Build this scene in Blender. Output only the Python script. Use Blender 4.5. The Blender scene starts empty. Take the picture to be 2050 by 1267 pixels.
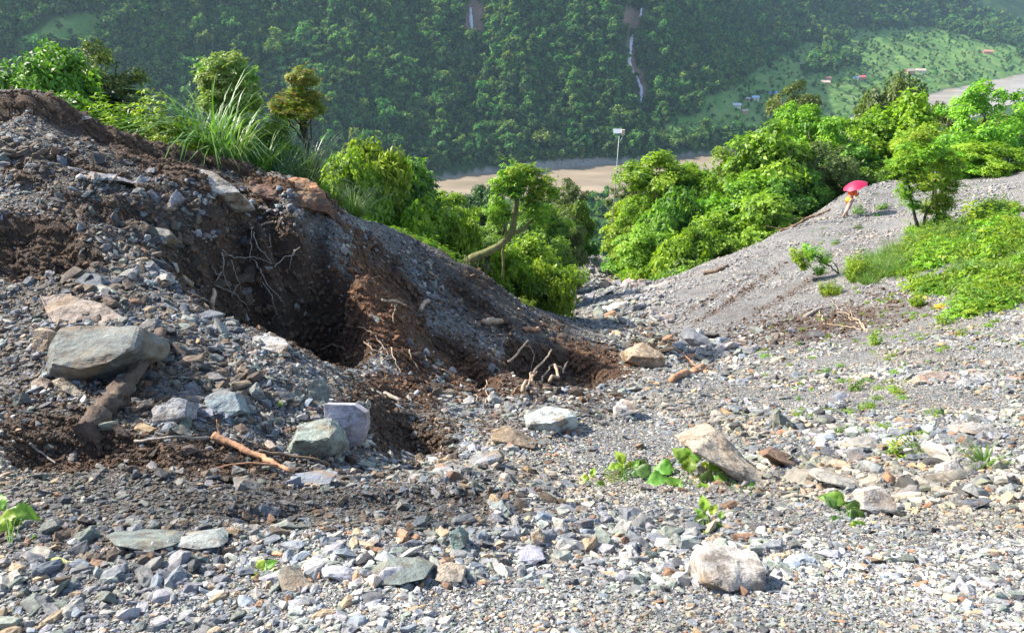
import bpy, bmesh, math, random
import numpy as np
from mathutils import Vector, Matrix, Euler

# ---------------------------------------------------------------- camera, world, sun, exposure
S = bpy.context.scene
C = S.collection
R = math.radians
FPX = 1500.0
PITCH = R(25.0)
CP, SP = math.cos(PITCH), math.sin(PITCH)
cam_d = bpy.data.cameras.new('camera')
cam = bpy.data.objects.new('camera', cam_d)
C.objects.link(cam)
cam.location = (0, 0, 0)
cam.rotation_euler = (R(90) - PITCH, 0, 0)
cam_d.sensor_width = 36.0
cam_d.lens = 36.0 * FPX / 2050.0
cam_d.clip_start = 0.05
cam_d.clip_end = 9000.0
S.camera = cam

SUN_DIR = Vector((-0.72, 0.27, 0.64)).normalized()
W = bpy.data.worlds.new('World')
S.world = W
W.use_nodes = True
wn = W.node_tree.nodes
wl = W.node_tree.links
bg = wn.get('Background') or wn.new('ShaderNodeBackground')
sky = wn.new('ShaderNodeTexSky')
sky.sky_type = 'NISHITA'
sky.sun_disc = False
sky.sun_elevation = math.asin(SUN_DIR.z)
sky.sun_rotation = math.atan2(SUN_DIR.x, SUN_DIR.y)
sky.air_density = 1.0
sky.dust_density = 1.2
wl.new(sky.outputs[0], bg.inputs[0])
bg.inputs[1].default_value = 0.15
sun_d = bpy.data.lights.new('sun', 'SUN')
sun_d.energy = 4.8
sun_d.angle = R(0.53)
sun_d.color = (1.0, 0.93, 0.82)
sun_o = bpy.data.objects.new('sun', sun_d)
C.objects.link(sun_o)
sun_o.rotation_euler = SUN_DIR.to_track_quat('Z', 'Y').to_euler()
S.view_settings.view_transform = 'Standard'
S.view_settings.look = 'None'
S.view_settings.gamma = 1.0
S.view_settings.use_curve_mapping = False
S.view_settings.exposure = 1.3
S.render.engine = 'CYCLES'
S.cycles.max_bounces = 5
S.cycles.diffuse_bounces = 3
S.cycles.glossy_bounces = 2
S.cycles.transmission_bounces = 3
S.cycles.volume_bounces = 0
S.cycles.transparent_max_bounces = 6

# ---------------------------------------------------------------- helpers
rng = np.random.default_rng(11)
random.seed(5)

def ray_k(py):
    v = (633.5 - py) / FPX
    return (-SP + v * CP) / (CP + v * SP)

def at(px, py, Y):
    """point seen at photo pixel (px, py) at the horizontal distance Y ahead"""
    v = (633.5 - py) / FPX
    d = Y / (CP + v * SP)
    return np.array([d * (px - 1025.0) / FPX, Y, ray_k(py) * Y])

def proj(x, y, z):
    d = y * CP - z * SP
    d = np.where(d < 0.05, 0.05, d)
    return 1025 + FPX * x / d, 633.5 - FPX * (y * SP + z * CP) / d, d

def _h(ix, iy, iz, seed):
    n = (ix * 374761393 + iy * 668265263 + iz * 2147483647 + seed * 1274126177) & 0xFFFFFFFF
    n = ((n ^ (n >> 13)) * 1274126177) & 0xFFFFFFFF
    n = ((n ^ (n >> 16)) * 2246822519) & 0xFFFFFFFF
    return ((n ^ (n >> 15)) & 0xFFFFFF) / float(0xFFFFFF)

def vn2(x, y, seed=0):
    x = np.asarray(x, float); y = np.asarray(y, float)
    xi = np.floor(x).astype(np.int64); yi = np.floor(y).astype(np.int64)
    fx = x - xi; fy = y - yi
    u = fx * fx * fx * (fx * (fx * 6 - 15) + 10); v = fy * fy * fy * (fy * (fy * 6 - 15) + 10)
    def g(ix, iy, dx, dy):
        a = _h(ix, iy, 0, seed) * 6.2831853
        return np.cos(a) * dx + np.sin(a) * dy
    n00 = g(xi, yi, fx, fy); n10 = g(xi + 1, yi, fx - 1, fy)
    n01 = g(xi, yi + 1, fx, fy - 1); n11 = g(xi + 1, yi + 1, fx - 1, fy - 1)
    return (n00 * (1 - u) + n10 * u) * (1 - v) + (n01 * (1 - u) + n11 * u) * v

def fbm(x, y, seed=0, octv=4, gain=0.5):
    s = 0; a = 1.0
    for i in range(octv):
        s = s + a * vn2(np.asarray(x) * 2 ** i + i * 7.3, np.asarray(y) * 2 ** i - i * 3.1, seed + i)
        a *= gain
    return s

def ridged(x, y, seed=0, octv=3):
    s = 0; a = 1.0
    for i in range(octv):
        s = s + a * (1 - 2.2 * np.abs(vn2(np.asarray(x) * 2 ** i + 3.7 * i, np.asarray(y) * 2 ** i, seed + i)))
        a *= 0.5
    return s - 0.9

def vn3(p, seed=0):
    xi = np.floor(p).astype(np.int64); f = p - xi
    u = f * f * (3 - 2 * f)
    r = 0
    for dx in (0, 1):
        for dy in (0, 1):
            for dz in (0, 1):
                w = (u[:, 0] if dx else 1 - u[:, 0]) * (u[:, 1] if dy else 1 - u[:, 1]) * (u[:, 2] if dz else 1 - u[:, 2])
                r = r + w * _h(xi[:, 0] + dx, xi[:, 1] + dy, xi[:, 2] + dz, seed)
    return r * 2 - 1

def worley(x, y, seed=0):
    """distance to nearest and second nearest jittered cell point, and a cell id value"""
    x = np.asarray(x, float); y = np.asarray(y, float)
    xi = np.floor(x).astype(np.int64); yi = np.floor(y).astype(np.int64)
    f1 = np.full(x.shape, 9.0); f2 = np.full(x.shape, 9.0); idv = np.zeros(x.shape)
    for dx in (-1, 0, 1):
        for dy in (-1, 0, 1):
            cx = xi + dx; cy = yi + dy
            px = cx + _h(cx, cy, 1, seed); py = cy + _h(cx, cy, 2, seed)
            d = np.hypot(px - x, py - y)
            v = _h(cx, cy, 3, seed)
            closer = d < f1
            f2 = np.where(closer, f1, np.minimum(f2, d))
            idv = np.where(closer, v, idv)
            f1 = np.where(closer, d, f1)
    return f1, f2, idv

def sstep(a, b, t):
    t = np.clip((t - a) / (b - a), 0, 1)
    return t * t * (3 - 2 * t)

def mesh_np(name, verts, faces, mats, parent=None, smooth=False, fmat=None, vcol=None, link=True):
    """verts (n,3), faces (m,k) arrays -> object"""
    me = bpy.data.meshes.new(name)
    verts = np.asarray(verts, np.float32); faces = np.asarray(faces, np.int32)
    m, k = faces.shape
    me.vertices.add(len(verts)); me.vertices.foreach_set('co', verts.ravel())
    me.loops.add(m * k); me.loops.foreach_set('vertex_index', faces.ravel())
    me.polygons.add(m)
    me.polygons.foreach_set('loop_start', np.arange(0, m * k, k, dtype=np.int32))
    if smooth:
        me.polygons.foreach_set('use_smooth', np.ones(m, dtype=bool))
    if fmat is not None:
        me.polygons.foreach_set('material_index', np.asarray(fmat, np.int32))
    me.update(calc_edges=True)
    me.validate()
    if vcol is not None:
        for nm, arr in vcol.items():
            arr = np.asarray(arr, np.float32)
            if arr.ndim == 1:
                a = me.attributes.new(nm, 'FLOAT', 'POINT'); a.data.foreach_set('value', arr)
            else:
                if arr.shape[1] == 3:
                    arr = np.concatenate([arr, np.ones((len(arr), 1), np.float32)], 1)
                a = me.attributes.new(nm, 'FLOAT_COLOR', 'POINT'); a.data.foreach_set('color', arr.ravel())
    for mt in (mats if isinstance(mats, (list, tuple)) else [mats]):
        me.materials.append(mt)
    o = bpy.data.objects.new(name, me)
    if link:
        C.objects.link(o)
    if parent is not None:
        o.parent = parent
    return o

def tag(o, label=None, cat=None, group=None, kind=None):
    if label: o['label'] = label
    if cat: o['category'] = cat
    if group: o['group'] = group
    if kind: o['kind'] = kind
    return o

def empty(name, loc, rz=0.0, sc=1.0):
    o = bpy.data.objects.new(name, None)
    C.objects.link(o)
    o.location = [float(v) for v in loc]
    o.rotation_euler = (0, 0, rz)
    o.scale = (sc, sc, sc) if np.isscalar(sc) else sc
    o.empty_display_size = 0.2
    return o

def copy_tree(o, parent=None):
    c = o.copy(); C.objects.link(c); c.parent = parent
    for ch in o.children:
        copy_tree(ch, c)
    return c

# ---- materials
def new_mat(name):
    m = bpy.data.materials.new(name); m.use_nodes = True
    nt = m.node_tree
    for n in list(nt.nodes): nt.nodes.remove(n)
    out = nt.nodes.new('ShaderNodeOutputMaterial')
    return m, nt, out

def ND(nt, typ, **kw):
    n = nt.nodes.new(typ)
    for k, v in kw.items():
        if k.startswith('i_'):
            n.inputs[k[2:].replace('_', ' ')].default_value = v
        else:
            setattr(n, k, v)
    return n

def mixc(nt, fac, a, b, blend='MIX'):
    n = nt.nodes.new('ShaderNodeMix'); n.data_type = 'RGBA'; n.blend_type = blend; n.clamp_factor = True
    for sock, val in ((n.inputs[0], fac), (n.inputs[6], a), (n.inputs[7], b)):
        if hasattr(val, 'is_linked') or hasattr(val, 'links'):
            nt.links.new(val, sock)
        else:
            sock.default_value = val if not isinstance(val, tuple) or len(val) == 4 else (*val, 1)
    return n.outputs[2]

def ramp(nt, fac, stops, interp='LINEAR'):
    n = nt.nodes.new('ShaderNodeValToRGB'); n.color_ramp.interpolation = interp
    cr = n.color_ramp
    while len(cr.elements) < len(stops): cr.elements.new(0.5)
    for e, (p, c) in zip(cr.elements, stops):
        e.position = p; e.color = (*c, 1) if len(c) == 3 else c
    nt.links.new(fac, n.inputs[0])
    return n.outputs[0]

def math_n(nt, op, a, b=None, c=None, clamp=False):
    n = nt.nodes.new('ShaderNodeMath'); n.operation = op; n.use_clamp = clamp
    for i, v in enumerate((a, b, c)):
        if v is None: continue
        if hasattr(v, 'links'): nt.links.new(v, n.inputs[i])
        else: n.inputs[i].default_value = v
    return n.outputs[0]

def noise_n(nt, vec, scale, detail=4, rough=0.6, out='Fac'):
    n = nt.nodes.new('ShaderNodeTexNoise'); n.inputs['Scale'].default_value = scale
    n.inputs['Detail'].default_value = detail; n.inputs['Roughness'].default_value = rough
    if vec is not None: nt.links.new(vec, n.inputs['Vector'])
    return n.outputs[out]

def simple_mat(name, col, rough=0.8, metal=0.0, var=0.25, scale=8.0, bump=0.0):
    m, nt, out = new_mat(name)
    tc = ND(nt, 'ShaderNodeTexCoord')
    f = noise_n(nt, tc.outputs['Object'], scale)
    c0 = tuple(max(0, v * (1 - var)) for v in col); c1 = tuple(min(1, v * (1 + var)) for v in col)
    cc = ramp(nt, f, [(0.3, c0), (0.7, c1)])
    b = ND(nt, 'ShaderNodeBsdfPrincipled'); b.inputs['Roughness'].default_value = rough
    b.inputs['Metallic'].default_value = metal
    nt.links.new(cc, b.inputs['Base Color'])
    if bump:
        bp = ND(nt, 'ShaderNodeBump'); bp.inputs['Strength'].default_value = bump
        bp.inputs['Distance'].default_value = 0.02
        nt.links.new(noise_n(nt, tc.outputs['Object'], scale * 5), bp.inputs['Height'])
        nt.links.new(bp.outputs[0], b.inputs['Normal'])
    nt.links.new(b.outputs[0], out.inputs[0])
    return m

def leaf_mat(name, dark, mid, lite, trans=0.35, rough=0.5, red=None):
    m, nt, out = new_mat(name)
    geo = ND(nt, 'ShaderNodeNewGeometry')
    oi = ND(nt, 'ShaderNodeObjectInfo')
    tc = ND(nt, 'ShaderNodeTexCoord')
    r = geo.outputs['Random Per Island']
    cl = noise_n(nt, tc.outputs['Object'], 1.1, 2)
    f = math_n(nt, 'ADD', math_n(nt, 'MULTIPLY', r, 0.55), math_n(nt, 'MULTIPLY_ADD', cl, 1.3, -0.4))
    c = ramp(nt, f, [(0.15, dark), (0.5, mid), (0.9, lite)])
    if red is not None:
        g = math_n(nt, 'GREATER_THAN', r, 0.8)
        c = mixc(nt, math_n(nt, 'MULTIPLY', g, 0.8), c, red)
    # individual tint
    hsv = ND(nt, 'ShaderNodeHueSaturation')
    nt.links.new(c, hsv.inputs['Color'])
    nt.links.new(math_n(nt, 'MULTIPLY_ADD', oi.outputs['Random'], 0.05, 0.475), hsv.inputs['Hue'])
    nt.links.new(math_n(nt, 'MULTIPLY_ADD', oi.outputs['Random'], 0.3, 0.85), hsv.inputs['Value'])
    b = ND(nt, 'ShaderNodeBsdfPrincipled'); b.inputs['Roughness'].default_value = rough
    b.inputs['Specular IOR Level'].default_value = 0.35
    t = ND(nt, 'ShaderNodeBsdfTranslucent')
    nt.links.new(hsv.outputs[0], b.inputs['Base Color'])
    tcol = mixc(nt, 1.0, hsv.outputs[0], (1.25, 1.35, 0.5, 1), 'MULTIPLY')
    nt.links.new(tcol, t.inputs['Color'])
    mx = ND(nt, 'ShaderNodeMixShader'); mx.inputs[0].default_value = trans
    nt.links.new(b.outputs[0], mx.inputs[1]); nt.links.new(t.outputs[0], mx.inputs[2])
    nt.links.new(mx.outputs[0], out.inputs[0])
    return m

# ---------------------------------------------------------------- near ground: height field from surveyed points
CTRL = [  # (photo px, photo py, metres ahead)
 # camera stand
 (1025,1267,2.15),(300,1267,2.2),(1800,1267,2.3),(-200,1267,2.3),(2300,1267,2.4),
 (0,1167,2.6),(500,1167,2.65),(1000,1167,2.75),(1500,1167,2.8),(2050,1167,2.9),
 (0,1060,3.15),(350,1040,3.3),(620,1050,3.3),(800,1040,3.45),(1000,990,4.3),(1300,1050,4.1),(1700,1050,4.1),(2050,1050,4.1),
 (0,970,3.9),(250,975,3.95),(450,970,4.1),(700,975,4.5),(900,950,5.1),
 (1100,960,5.7),(1300,950,6.2),(1500,950,6.1),(1750,950,6.0),(2050,950,5.6),
 # left mound with the boulder
 (0,860,4.7),(150,880,4.7),(330,900,4.7),(560,920,5.2),(680,910,5.7),(740,895,6.2),
 (0,760,5.7),(200,770,5.7),(420,800,5.8),(600,800,6.3),
 (0,650,7.0),(200,650,6.9),(350,690,6.8),(480,720,6.8),(600,745,6.9),
 (0,585,8.0),(170,560,8.3),(330,590,8.3),(420,635,8.0),(520,670,7.8),(600,710,7.6),(680,765,7.3),(740,800,7.2),
 # upper left slope
 (0,500,8.9),(120,480,9.2),(250,500,9.3),(330,540,9.3),
 (0,400,9.9),(150,390,10.2),(300,420,10.3),(400,470,10.1),(430,405,10.9),
 (0,300,11.1),(150,310,11.4),(300,350,11.5),(420,370,11.8),(560,400,12.4),
 (20,222,12.6),(110,245,12.6),(230,295,12.8),(340,335,13.3),(450,352,13.8),(560,372,14.3),(640,400,14.8),
 # hollow
 (385,560,9.9),(430,480,10.75),(500,500,11.3),(520,425,11.35),(600,460,12.0),(640,500,12.4),(620,560,11.9),(480,560,11.0),(550,560,11.6),
 (440,605,10.3),(530,635,10.9),(600,665,11.2),(660,600,12.0),(700,660,11.7),(640,700,10.2),(700,725,9.6),(770,770,9.0),(850,820,8.4),
 # brown lip and debris spur
 (660,510,12.1),(705,560,11.4),(750,620,10.9),(790,690,10.3),(830,760,9.7),(900,780,9.8),(980,800,9.7),
 (720,480,13.2),(760,540,12.9),(800,600,12.4),(860,680,11.6),(940,740,11.2),(1010,760,11.2),(1100,760,12.1),(1200,755,13.4),
 (700,430,14.8),(800,470,15.6),(860,500,16.3),(930,530,17.4),(860,560,15.0),(930,620,14.4),(1000,670,14.0),(1080,710,14.0),
 (1000,580,17.2),(1050,612,18.2),(1080,650,16.8),(1150,690,16.3),(1220,710,16.6),(1150,650,20.5),(1240,672,20.0),(1100,625,21.0),
 # foreground debris below the spur
 (800,880,7.2),(900,870,7.6),(1000,850,8.3),(1100,830,8.9),(1000,910,6.6),(1200,880,7.9),(1150,800,10.0),
 # gully bed
 (1250,760,12.6),(1320,740,14.2),(1380,700,17.6),(1450,720,16.4),(1280,650,22.5),(1200,610,30.0),(1230,570,38.0),(1180,545,45.0),(1215,518,56.0),(1330,640,23.5),
 # right slope
 (1350,850,8.9),(1500,830,9.5),(1700,840,8.9),(1900,830,8.4),(2080,830,7.8),
 (1450,770,12.4),(1650,760,12.3),(1850,740,11.7),(2080,740,11.0),
 (1550,690,17.2),(1700,680,16.6),(1900,660,15.3),(2080,640,15.0),
 (1480,640,22.0),(1600,610,23.0),(1750,590,22.2),(1900,560,21.5),(2080,540,20.5),
 (1300,595,29.0),(1400,560,31.5),(1500,530,32.5),(1650,520,30.0),(1800,490,29.5),(1950,460,28.0),(2080,440,27.0),
 (1290,590,31.0),(1430,520,35.5),(1560,465,38.0),(1640,430,40.0),(1695,432,39.0),(1700,385,45.5),(1800,420,38.5),(1900,400,37.5),(1800,368,48.0),(2000,345,44.0),(2080,330,44.0),(1930,336,50.0),
]
pts = [at(*c) for c in CTRL]
# behind the left crest the hill falls away
for (x, y, z) in [(-13,17,-4.6),(-9,17.5,-5.6),(-6.5,18.5,-7.2),(-5,20,-9.0),(-2,23,-11.8),(-18,22,-8.5),(-12,26,-11),(-6,30,-14.5),(0,30,-15.2),
                  (-20,40,-21),(-8,45,-24),(0,42,-20.5),(9,46,-21.5),(15,50,-24),(20,54,-24),(27,58,-23),(40,62,-21),(60,62,-19),
                  (-30,70,-40),(0,70,-34),(20,72,-39),(50,80,-40),(80,80,-34),(-60,60,-34),(-60,30,-14),(-30,20,-5.5),(-25,14,-1.6),(-20,9,-1.0),(-12,4,-0.6),
                  (-8,0,-0.8),(-4,-1,-1.2),(0,-1.5,-1.5),(0,0,-1.6),(4,-1,-1.6),(9,0,-2.0),(16,6,-3.0),(24,14,-4.2),(36,26,-7.0),(55,40,-11),
                  (-70,110,-66),(0,110,-62),(60,110,-60),(120,110,-52),(-100,155,-86),(0,155,-86),(80,155,-84),(160,155,-78)]:
    pts.append(np.array([x, y, z], float))
pts = np.array(pts)

def warp(x, y):
    """compress distance so that the spline is evenly conditioned near and far"""
    r = 1.0 / (np.asarray(y, float) + 4.0)
    return np.asarray(x, float) * r * 4.0, np.log(np.asarray(y, float) + 4.0) * 2.2

_cx, _cy = warp(pts[:, 0], pts[:, 1])
_n = len(pts)
def _phi(r2): return 0.5 * r2 * np.log(r2 + 1e-12)
_sl = pts[:, 2] + 1.6 + 0.47 * pts[:, 1]           # deviation from a mean slope
_sc = 1.0 / (pts[:, 1] + 4.0)
_A = _phi((_cx[:, None] - _cx) ** 2 + (_cy[:, None] - _cy) ** 2) + np.eye(_n) * 0.0006
_P = np.stack([np.ones(_n), _cx, _cy], 1)
_M = np.block([[_A, _P], [_P.T, np.zeros((3, 3))]])
_w = np.linalg.solve(_M, np.concatenate([_sl * _sc, np.zeros(3)]))

def H0(x, y):
    x = np.atleast_1d(np.asarray(x, float)); y = np.atleast_1d(np.asarray(y, float))
    sh = x.shape; x = x.ravel(); y = y.ravel()
    u, v = warp(x, y)
    o = np.empty(len(x))
    for i in range(0, len(x), 40000):
        a, b = u[i:i + 40000], v[i:i + 40000]
        o[i:i + 40000] = _phi((a[:, None] - _cx) ** 2 + (b[:, None] - _cy) ** 2) @ _w[:_n] + _w[_n] + _w[_n + 1] * a + _w[_n + 2] * b
    return (o * (y + 4.0) - 1.6 - 0.47 * y).reshape(sh)

RUST = [(765,620,55,140,-28,1.0),(700,540,50,50,0,.7),(880,745,140,45,20,.7),(700,470,60,30,30,.7),(1180,715,80,35,10,.5),(560,375,90,25,8,.6),(1000,770,80,25,0,.4),(640,690,60,40,0,.3),(820,780,70,30,15,.5)]
SHADE_FINE = [(560,1005,520,46,-2,1.0),(150,960,230,60,4,.9),(880,1020,170,45,-6,1.0)]  # finer gravel; the front ledge's shade is painted into its dark tone

def pixmask(px, py, blobs):
    s = np.zeros(np.shape(px))
    for (cx, cy, rx, ry, ang, amp) in blobs:
        c, s_ = math.cos(R(ang)), math.sin(R(ang))
        dx = px - cx; dy = py - cy
        a = (dx * c + dy * s_) / rx; b = (-dx * s_ + dy * c) / ry
        s = np.maximum(s, amp * np.exp(-np.clip(a * a + b * b, 0, 30) ** 1.5))
    return s

# ground zones, anchored on the ground by where they lie
SOIL = [  # bare brown earth: hollow, banks, ledges
 (560,570,210,110,35,1.0),(790,640,60,170,-28,1.0),(900,730,150,70,20,.8),(1000,760,140,50,8,.7),(1180,720,110,45,15,.75),
 (330,330,330,32,27,1.0),(150,250,120,20,20,.9),(560,375,90,22,12,.9),(640,400,60,25,20,1),
 (90,480,120,60,5,.8),(60,350,70,40,10,.55),(230,430,120,30,5,.6),(330,500,90,30,10,.5),
 (120,880,170,60,8,.95),(400,920,210,45,2,.95),(760,840,60,110,-45,.9),(840,880,90,40,15,.6),(260,770,40,110,40,.8),(60,820,90,50,0,.6),
 (1300,690,60,25,10,.6),(1640,650,260,45,-8,.55),(1790,600,120,30,10,.4),(1440,560,200,22,-30,.25),(960,560,60,30,20,.5),
 (1480,590,150,12,-33,.5),(1560,600,150,10,-30,.45),(1420,600,120,10,-32,.4),(1620,560,110,9,-30,.35),
 (800,785,95,40,18,.9),(850,850,90,30,10,.6),(1100,650,60,20,10,.5),(980,650,90,25,25,.5),(1180,800,80,30,0,.4),(900,450,90,30,35,.5),(1000,860,80,35,0,.45)]
SLATE = [ # dark fresh slate debris on the left; front ledge's shade painted in with it
 (300,400,420,170,25,1),(300,760,380,130,8,.85),(950,580,230,90,30,.9),(500,1010,560,60,0,.65),(200,1080,320,60,0,.5),(800,1010,260,50,0,.8),(1100,700,100,60,20,.9),(150,600,250,80,0,.8)]

def gpt0(px, py):
    ys = np.geomspace(1.6, 60, 600); v = (633.5 - py) / FPX; dd = ys / (CP + v * SP); xs = dd * (px - 1025.0) / FPX
    i = np.argmax(ray_k(py) * ys < H0(xs, ys)); i = i if i > 0 else len(ys) - 1
    return xs[i], ys[i]
def poly_in(x, y, P):
    """signed distance to a polygon, positive inside"""
    d = np.full(x.shape, 1e9); ins = np.zeros(x.shape, bool); n = len(P)
    for i in range(n):
        ax, ay = P[i]; bx, by = P[(i + 1) % n]
        ex, ey = bx - ax, by - ay
        t = np.clip(((x - ax) * ex + (y - ay) * ey) / (ex * ex + ey * ey + 1e-12), 0, 1)
        d = np.minimum(d, np.hypot(x - ax - t * ex, y - ay - t * ey))
        c = ((ay > y) != (by > y)) & (x < ex * (y - ay) / (ey + 1e-12) + ax)
        ins ^= c
    return np.where(ins, d, -d)
# slips, gullies and ledges bitten out of the debris: corners (px, py[, metres]), depth, edge width
PITS = [
 ([(360,505,10.1),(395,440,10.5),(432,408,10.85),(480,428,11.1),(520,432,11.25),(600,470,11.8),(655,515,12.0),(690,565,11.4),(740,640,10.8),(758,662,10.5),(720,700,9.6),(655,708,8.7),(600,700,8.4),(520,672,8.4),(430,640,8.5),(365,590,8.9)], .50, .34),
 ([(420,1015),(700,990),(1000,975),(1030,1000),(930,1045),(700,1062),(450,1058)], .10, .16),
 ([(30,880),(150,868),(335,884),(325,918),(150,938),(30,934)], .16, .14),
 ([(-20,440),(110,452),(250,535),(100,560),(-20,560)], .26, .2),
 ([(745,845),(800,835),(890,880),(880,905),(800,905),(740,885)], .16, .14),
 ([(705,475),(770,520),(860,598),(840,622),(750,566),(700,505)], .34, .2),
 ([(832,640),(930,700),(995,765),(960,785),(880,712),(826,668)], .30, .22),
 ([(1015,690),(1140,706),(1245,748),(1190,778),(1080,776),(1000,742)], .42, .3),
 ([(60,300),(180,330),(330,395),(330,412),(160,352),(60,325)], .20, .15),
 ([(90,390),(220,400),(330,450),(310,470),(200,430),(90,410)], .22, .15),
 ([(650,420),(740,470),(820,540),(800,550),(720,492),(645,440)], .22, .16),
 ([(900,560),(990,620),(1040,660),(1010,668),(950,630),(890,585)], .22, .18),
 ([(1340,700),(1420,706),(1560,720),(1540,742),(1420,738),(1350,728)], .14, .3),
 ([(1350,830),(1440,842),(1560,850),(1550,866),(1420,862)], .10, .12),
 ([(1470,430+40),(1560,520),(1440,610),(1425,600),(1530,520)], .10, .4),
]
_pits = []
for P, dp, ew in PITS:
    Q = [(at(*q)[0], at(*q)[1]) if len(q) == 3 else gpt0(*q) for q in P]
    _pits.append((np.array(Q), dp, ew))
# thin bank of earth along the upper left crest
_cb = [at(*q) for q in ((-60,205,12.2),(60,222,12.3),(150,255,12.45),(250,300,12.7),(345,342,13.0),(420,352,13.5),(560,372,14.0))]
def carve(x, y):
    wx = x + .16 * fbm(x * 1.7, y * 1.7, 601, 3); wy = y + .16 * fbm(x * 1.7 + 9, y * 1.7, 611, 3)
    dz = np.zeros(x.shape); bare = np.zeros(x.shape)
    for i, (Q, dp, ew) in enumerate(_pits):
        m = (x > Q[:, 0].min() - 1.2) & (x < Q[:, 0].max() + 1.2) & (y > Q[:, 1].min() - 1.2) & (y < Q[:, 1].max() + 1.2)
        if not m.any(): continue
        s = poly_in(wx[m], wy[m], Q)
        dz[m] -= dp * sstep(-.03, ew, s)
        if dp > .15: bare[m] = np.maximum(bare[m], sstep(-.28 if i == 0 else -.05, .05, s) * (1 if i < 8 else .6))
    cx = [c[0] for c in _cb]; cy = [c[1] for c in _cb]
    e = wy - np.interp(x, cx, cy)
    w = sstep(-4.3, -5.2, x) 
    dz += .30 * w * sstep(-.05, .22, e) * sstep(2.5, 1.0, e)
    bare = np.maximum(bare, w * sstep(-.25, 0, e) * sstep(.6, .3, e))
    return dz, bare

def zones(x, y, z):
    px, py, d = proj(x, y, z)
    soil = pixmask(px, py, SOIL)
    slate = pixmask(px, py, SLATE)
    sh = np.shape(x); _, b = carve(np.asarray(x, float).ravel(), np.asarray(y, float).ravel())
    soil = np.maximum(soil, b.reshape(sh))
    return soil, slate, px, py, d

def H(x, y):
    x = np.atleast_1d(np.asarray(x, float)); y = np.atleast_1d(np.asarray(y, float))
    h = H0(x, y)
    dz, _b = carve(x.ravel(), y.ravel()); h = h + dz.reshape(h.shape)
    soil, slate, px, py, d = zones(x, y, h)
    rough = np.clip(soil * 1.0 + slate * 0.8, 0, 1.2) * sstep(60, 30, y)
    amp = 0.012 + 0.105 * rough
    near = sstep(3.0, 7.0, y)
    n1 = fbm(x * 0.9, y * 0.9, 3, 3)
    n2 = ridged(x * 1.7 + 0.5 * n1, y * 2.1, 17, 3)
    n3 = fbm(x * 6.5, y * 6.5, 31, 3, 0.6)
    h = h + amp * (0.35 + 0.65 * near) * (1.15 * n1 + 0.55 * n2) + (0.008 + 0.035 * rough * (0.4 + 0.6 * near)) * n3
    ua = x * .88 + y * .47; va = -x * .47 + y * .88
    led = ridged(ua * .42 + .6 * n1, va * 1.9, 88, 3)
    h = h + .085 * led * rough * sstep(5.5, 8.5, y) * (1 - .6 * np.clip(_b.reshape(h.shape), 0, 1))
    h = h + .022 * (1 - np.clip(rough, 0, 1)) * fbm(x * 1.9, y * 1.5, 93, 3) * sstep(2.5, 5, y)
    # lumps of coarse debris
    f1, f2, idv = worley(x * 3.1 + n1 * 0.4, y * 3.1, 5)
    h = h + (0.01 + 0.05 * np.clip(slate, 0, 1) * near) * (0.6 - f1) * (0.3 + idv)
    # shallow rills running down the right-hand slope
    rr = sstep(4, 12, x) * sstep(14, 24, y) * sstep(75, 50, y)
    h = h + rr * 0.10 * fbm((x * 0.7 + y * 0.7) * 0.9, (x - y) * 0.12, 77, 3)
    return h

def hz(x, y):
    return float(H([x], [y])[0])

def gpt(px, py, Yg=None):
    """ground point met by the view ray through a photo pixel"""
    ys = np.geomspace(1.6, 70, 420)
    v = (633.5 - py) / FPX
    dd = ys / (CP + v * SP)
    xs = dd * (px - 1025.0) / FPX
    zs = ray_k(py) * ys
    diff = zs - H(xs, ys)
    idx = np.where(diff < 0)[0]
    if len(idx) == 0:
        i = len(ys) - 1
    else:
        i = idx[0]
        if Yg is not None:
            cr = np.where((diff[:-1] > 0) & (diff[1:] <= 0))[0]
            if len(cr): i = cr[np.argmin(np.abs(ys[cr] - Yg))] + 1
    if i > 0 and diff[i - 1] > 0 > diff[i]:
        t = diff[i - 1] / (diff[i - 1] - diff[i])
        yy = ys[i - 1] + t * (ys[i] - ys[i - 1])
    else:
        yy = ys[i]
    xx = yy / (CP + v * SP) * (px - 1025.0) / FPX
    return np.array([xx, yy, hz(xx, yy)])

def depth_of(p): return p[1] * CP - p[2] * SP
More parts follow.
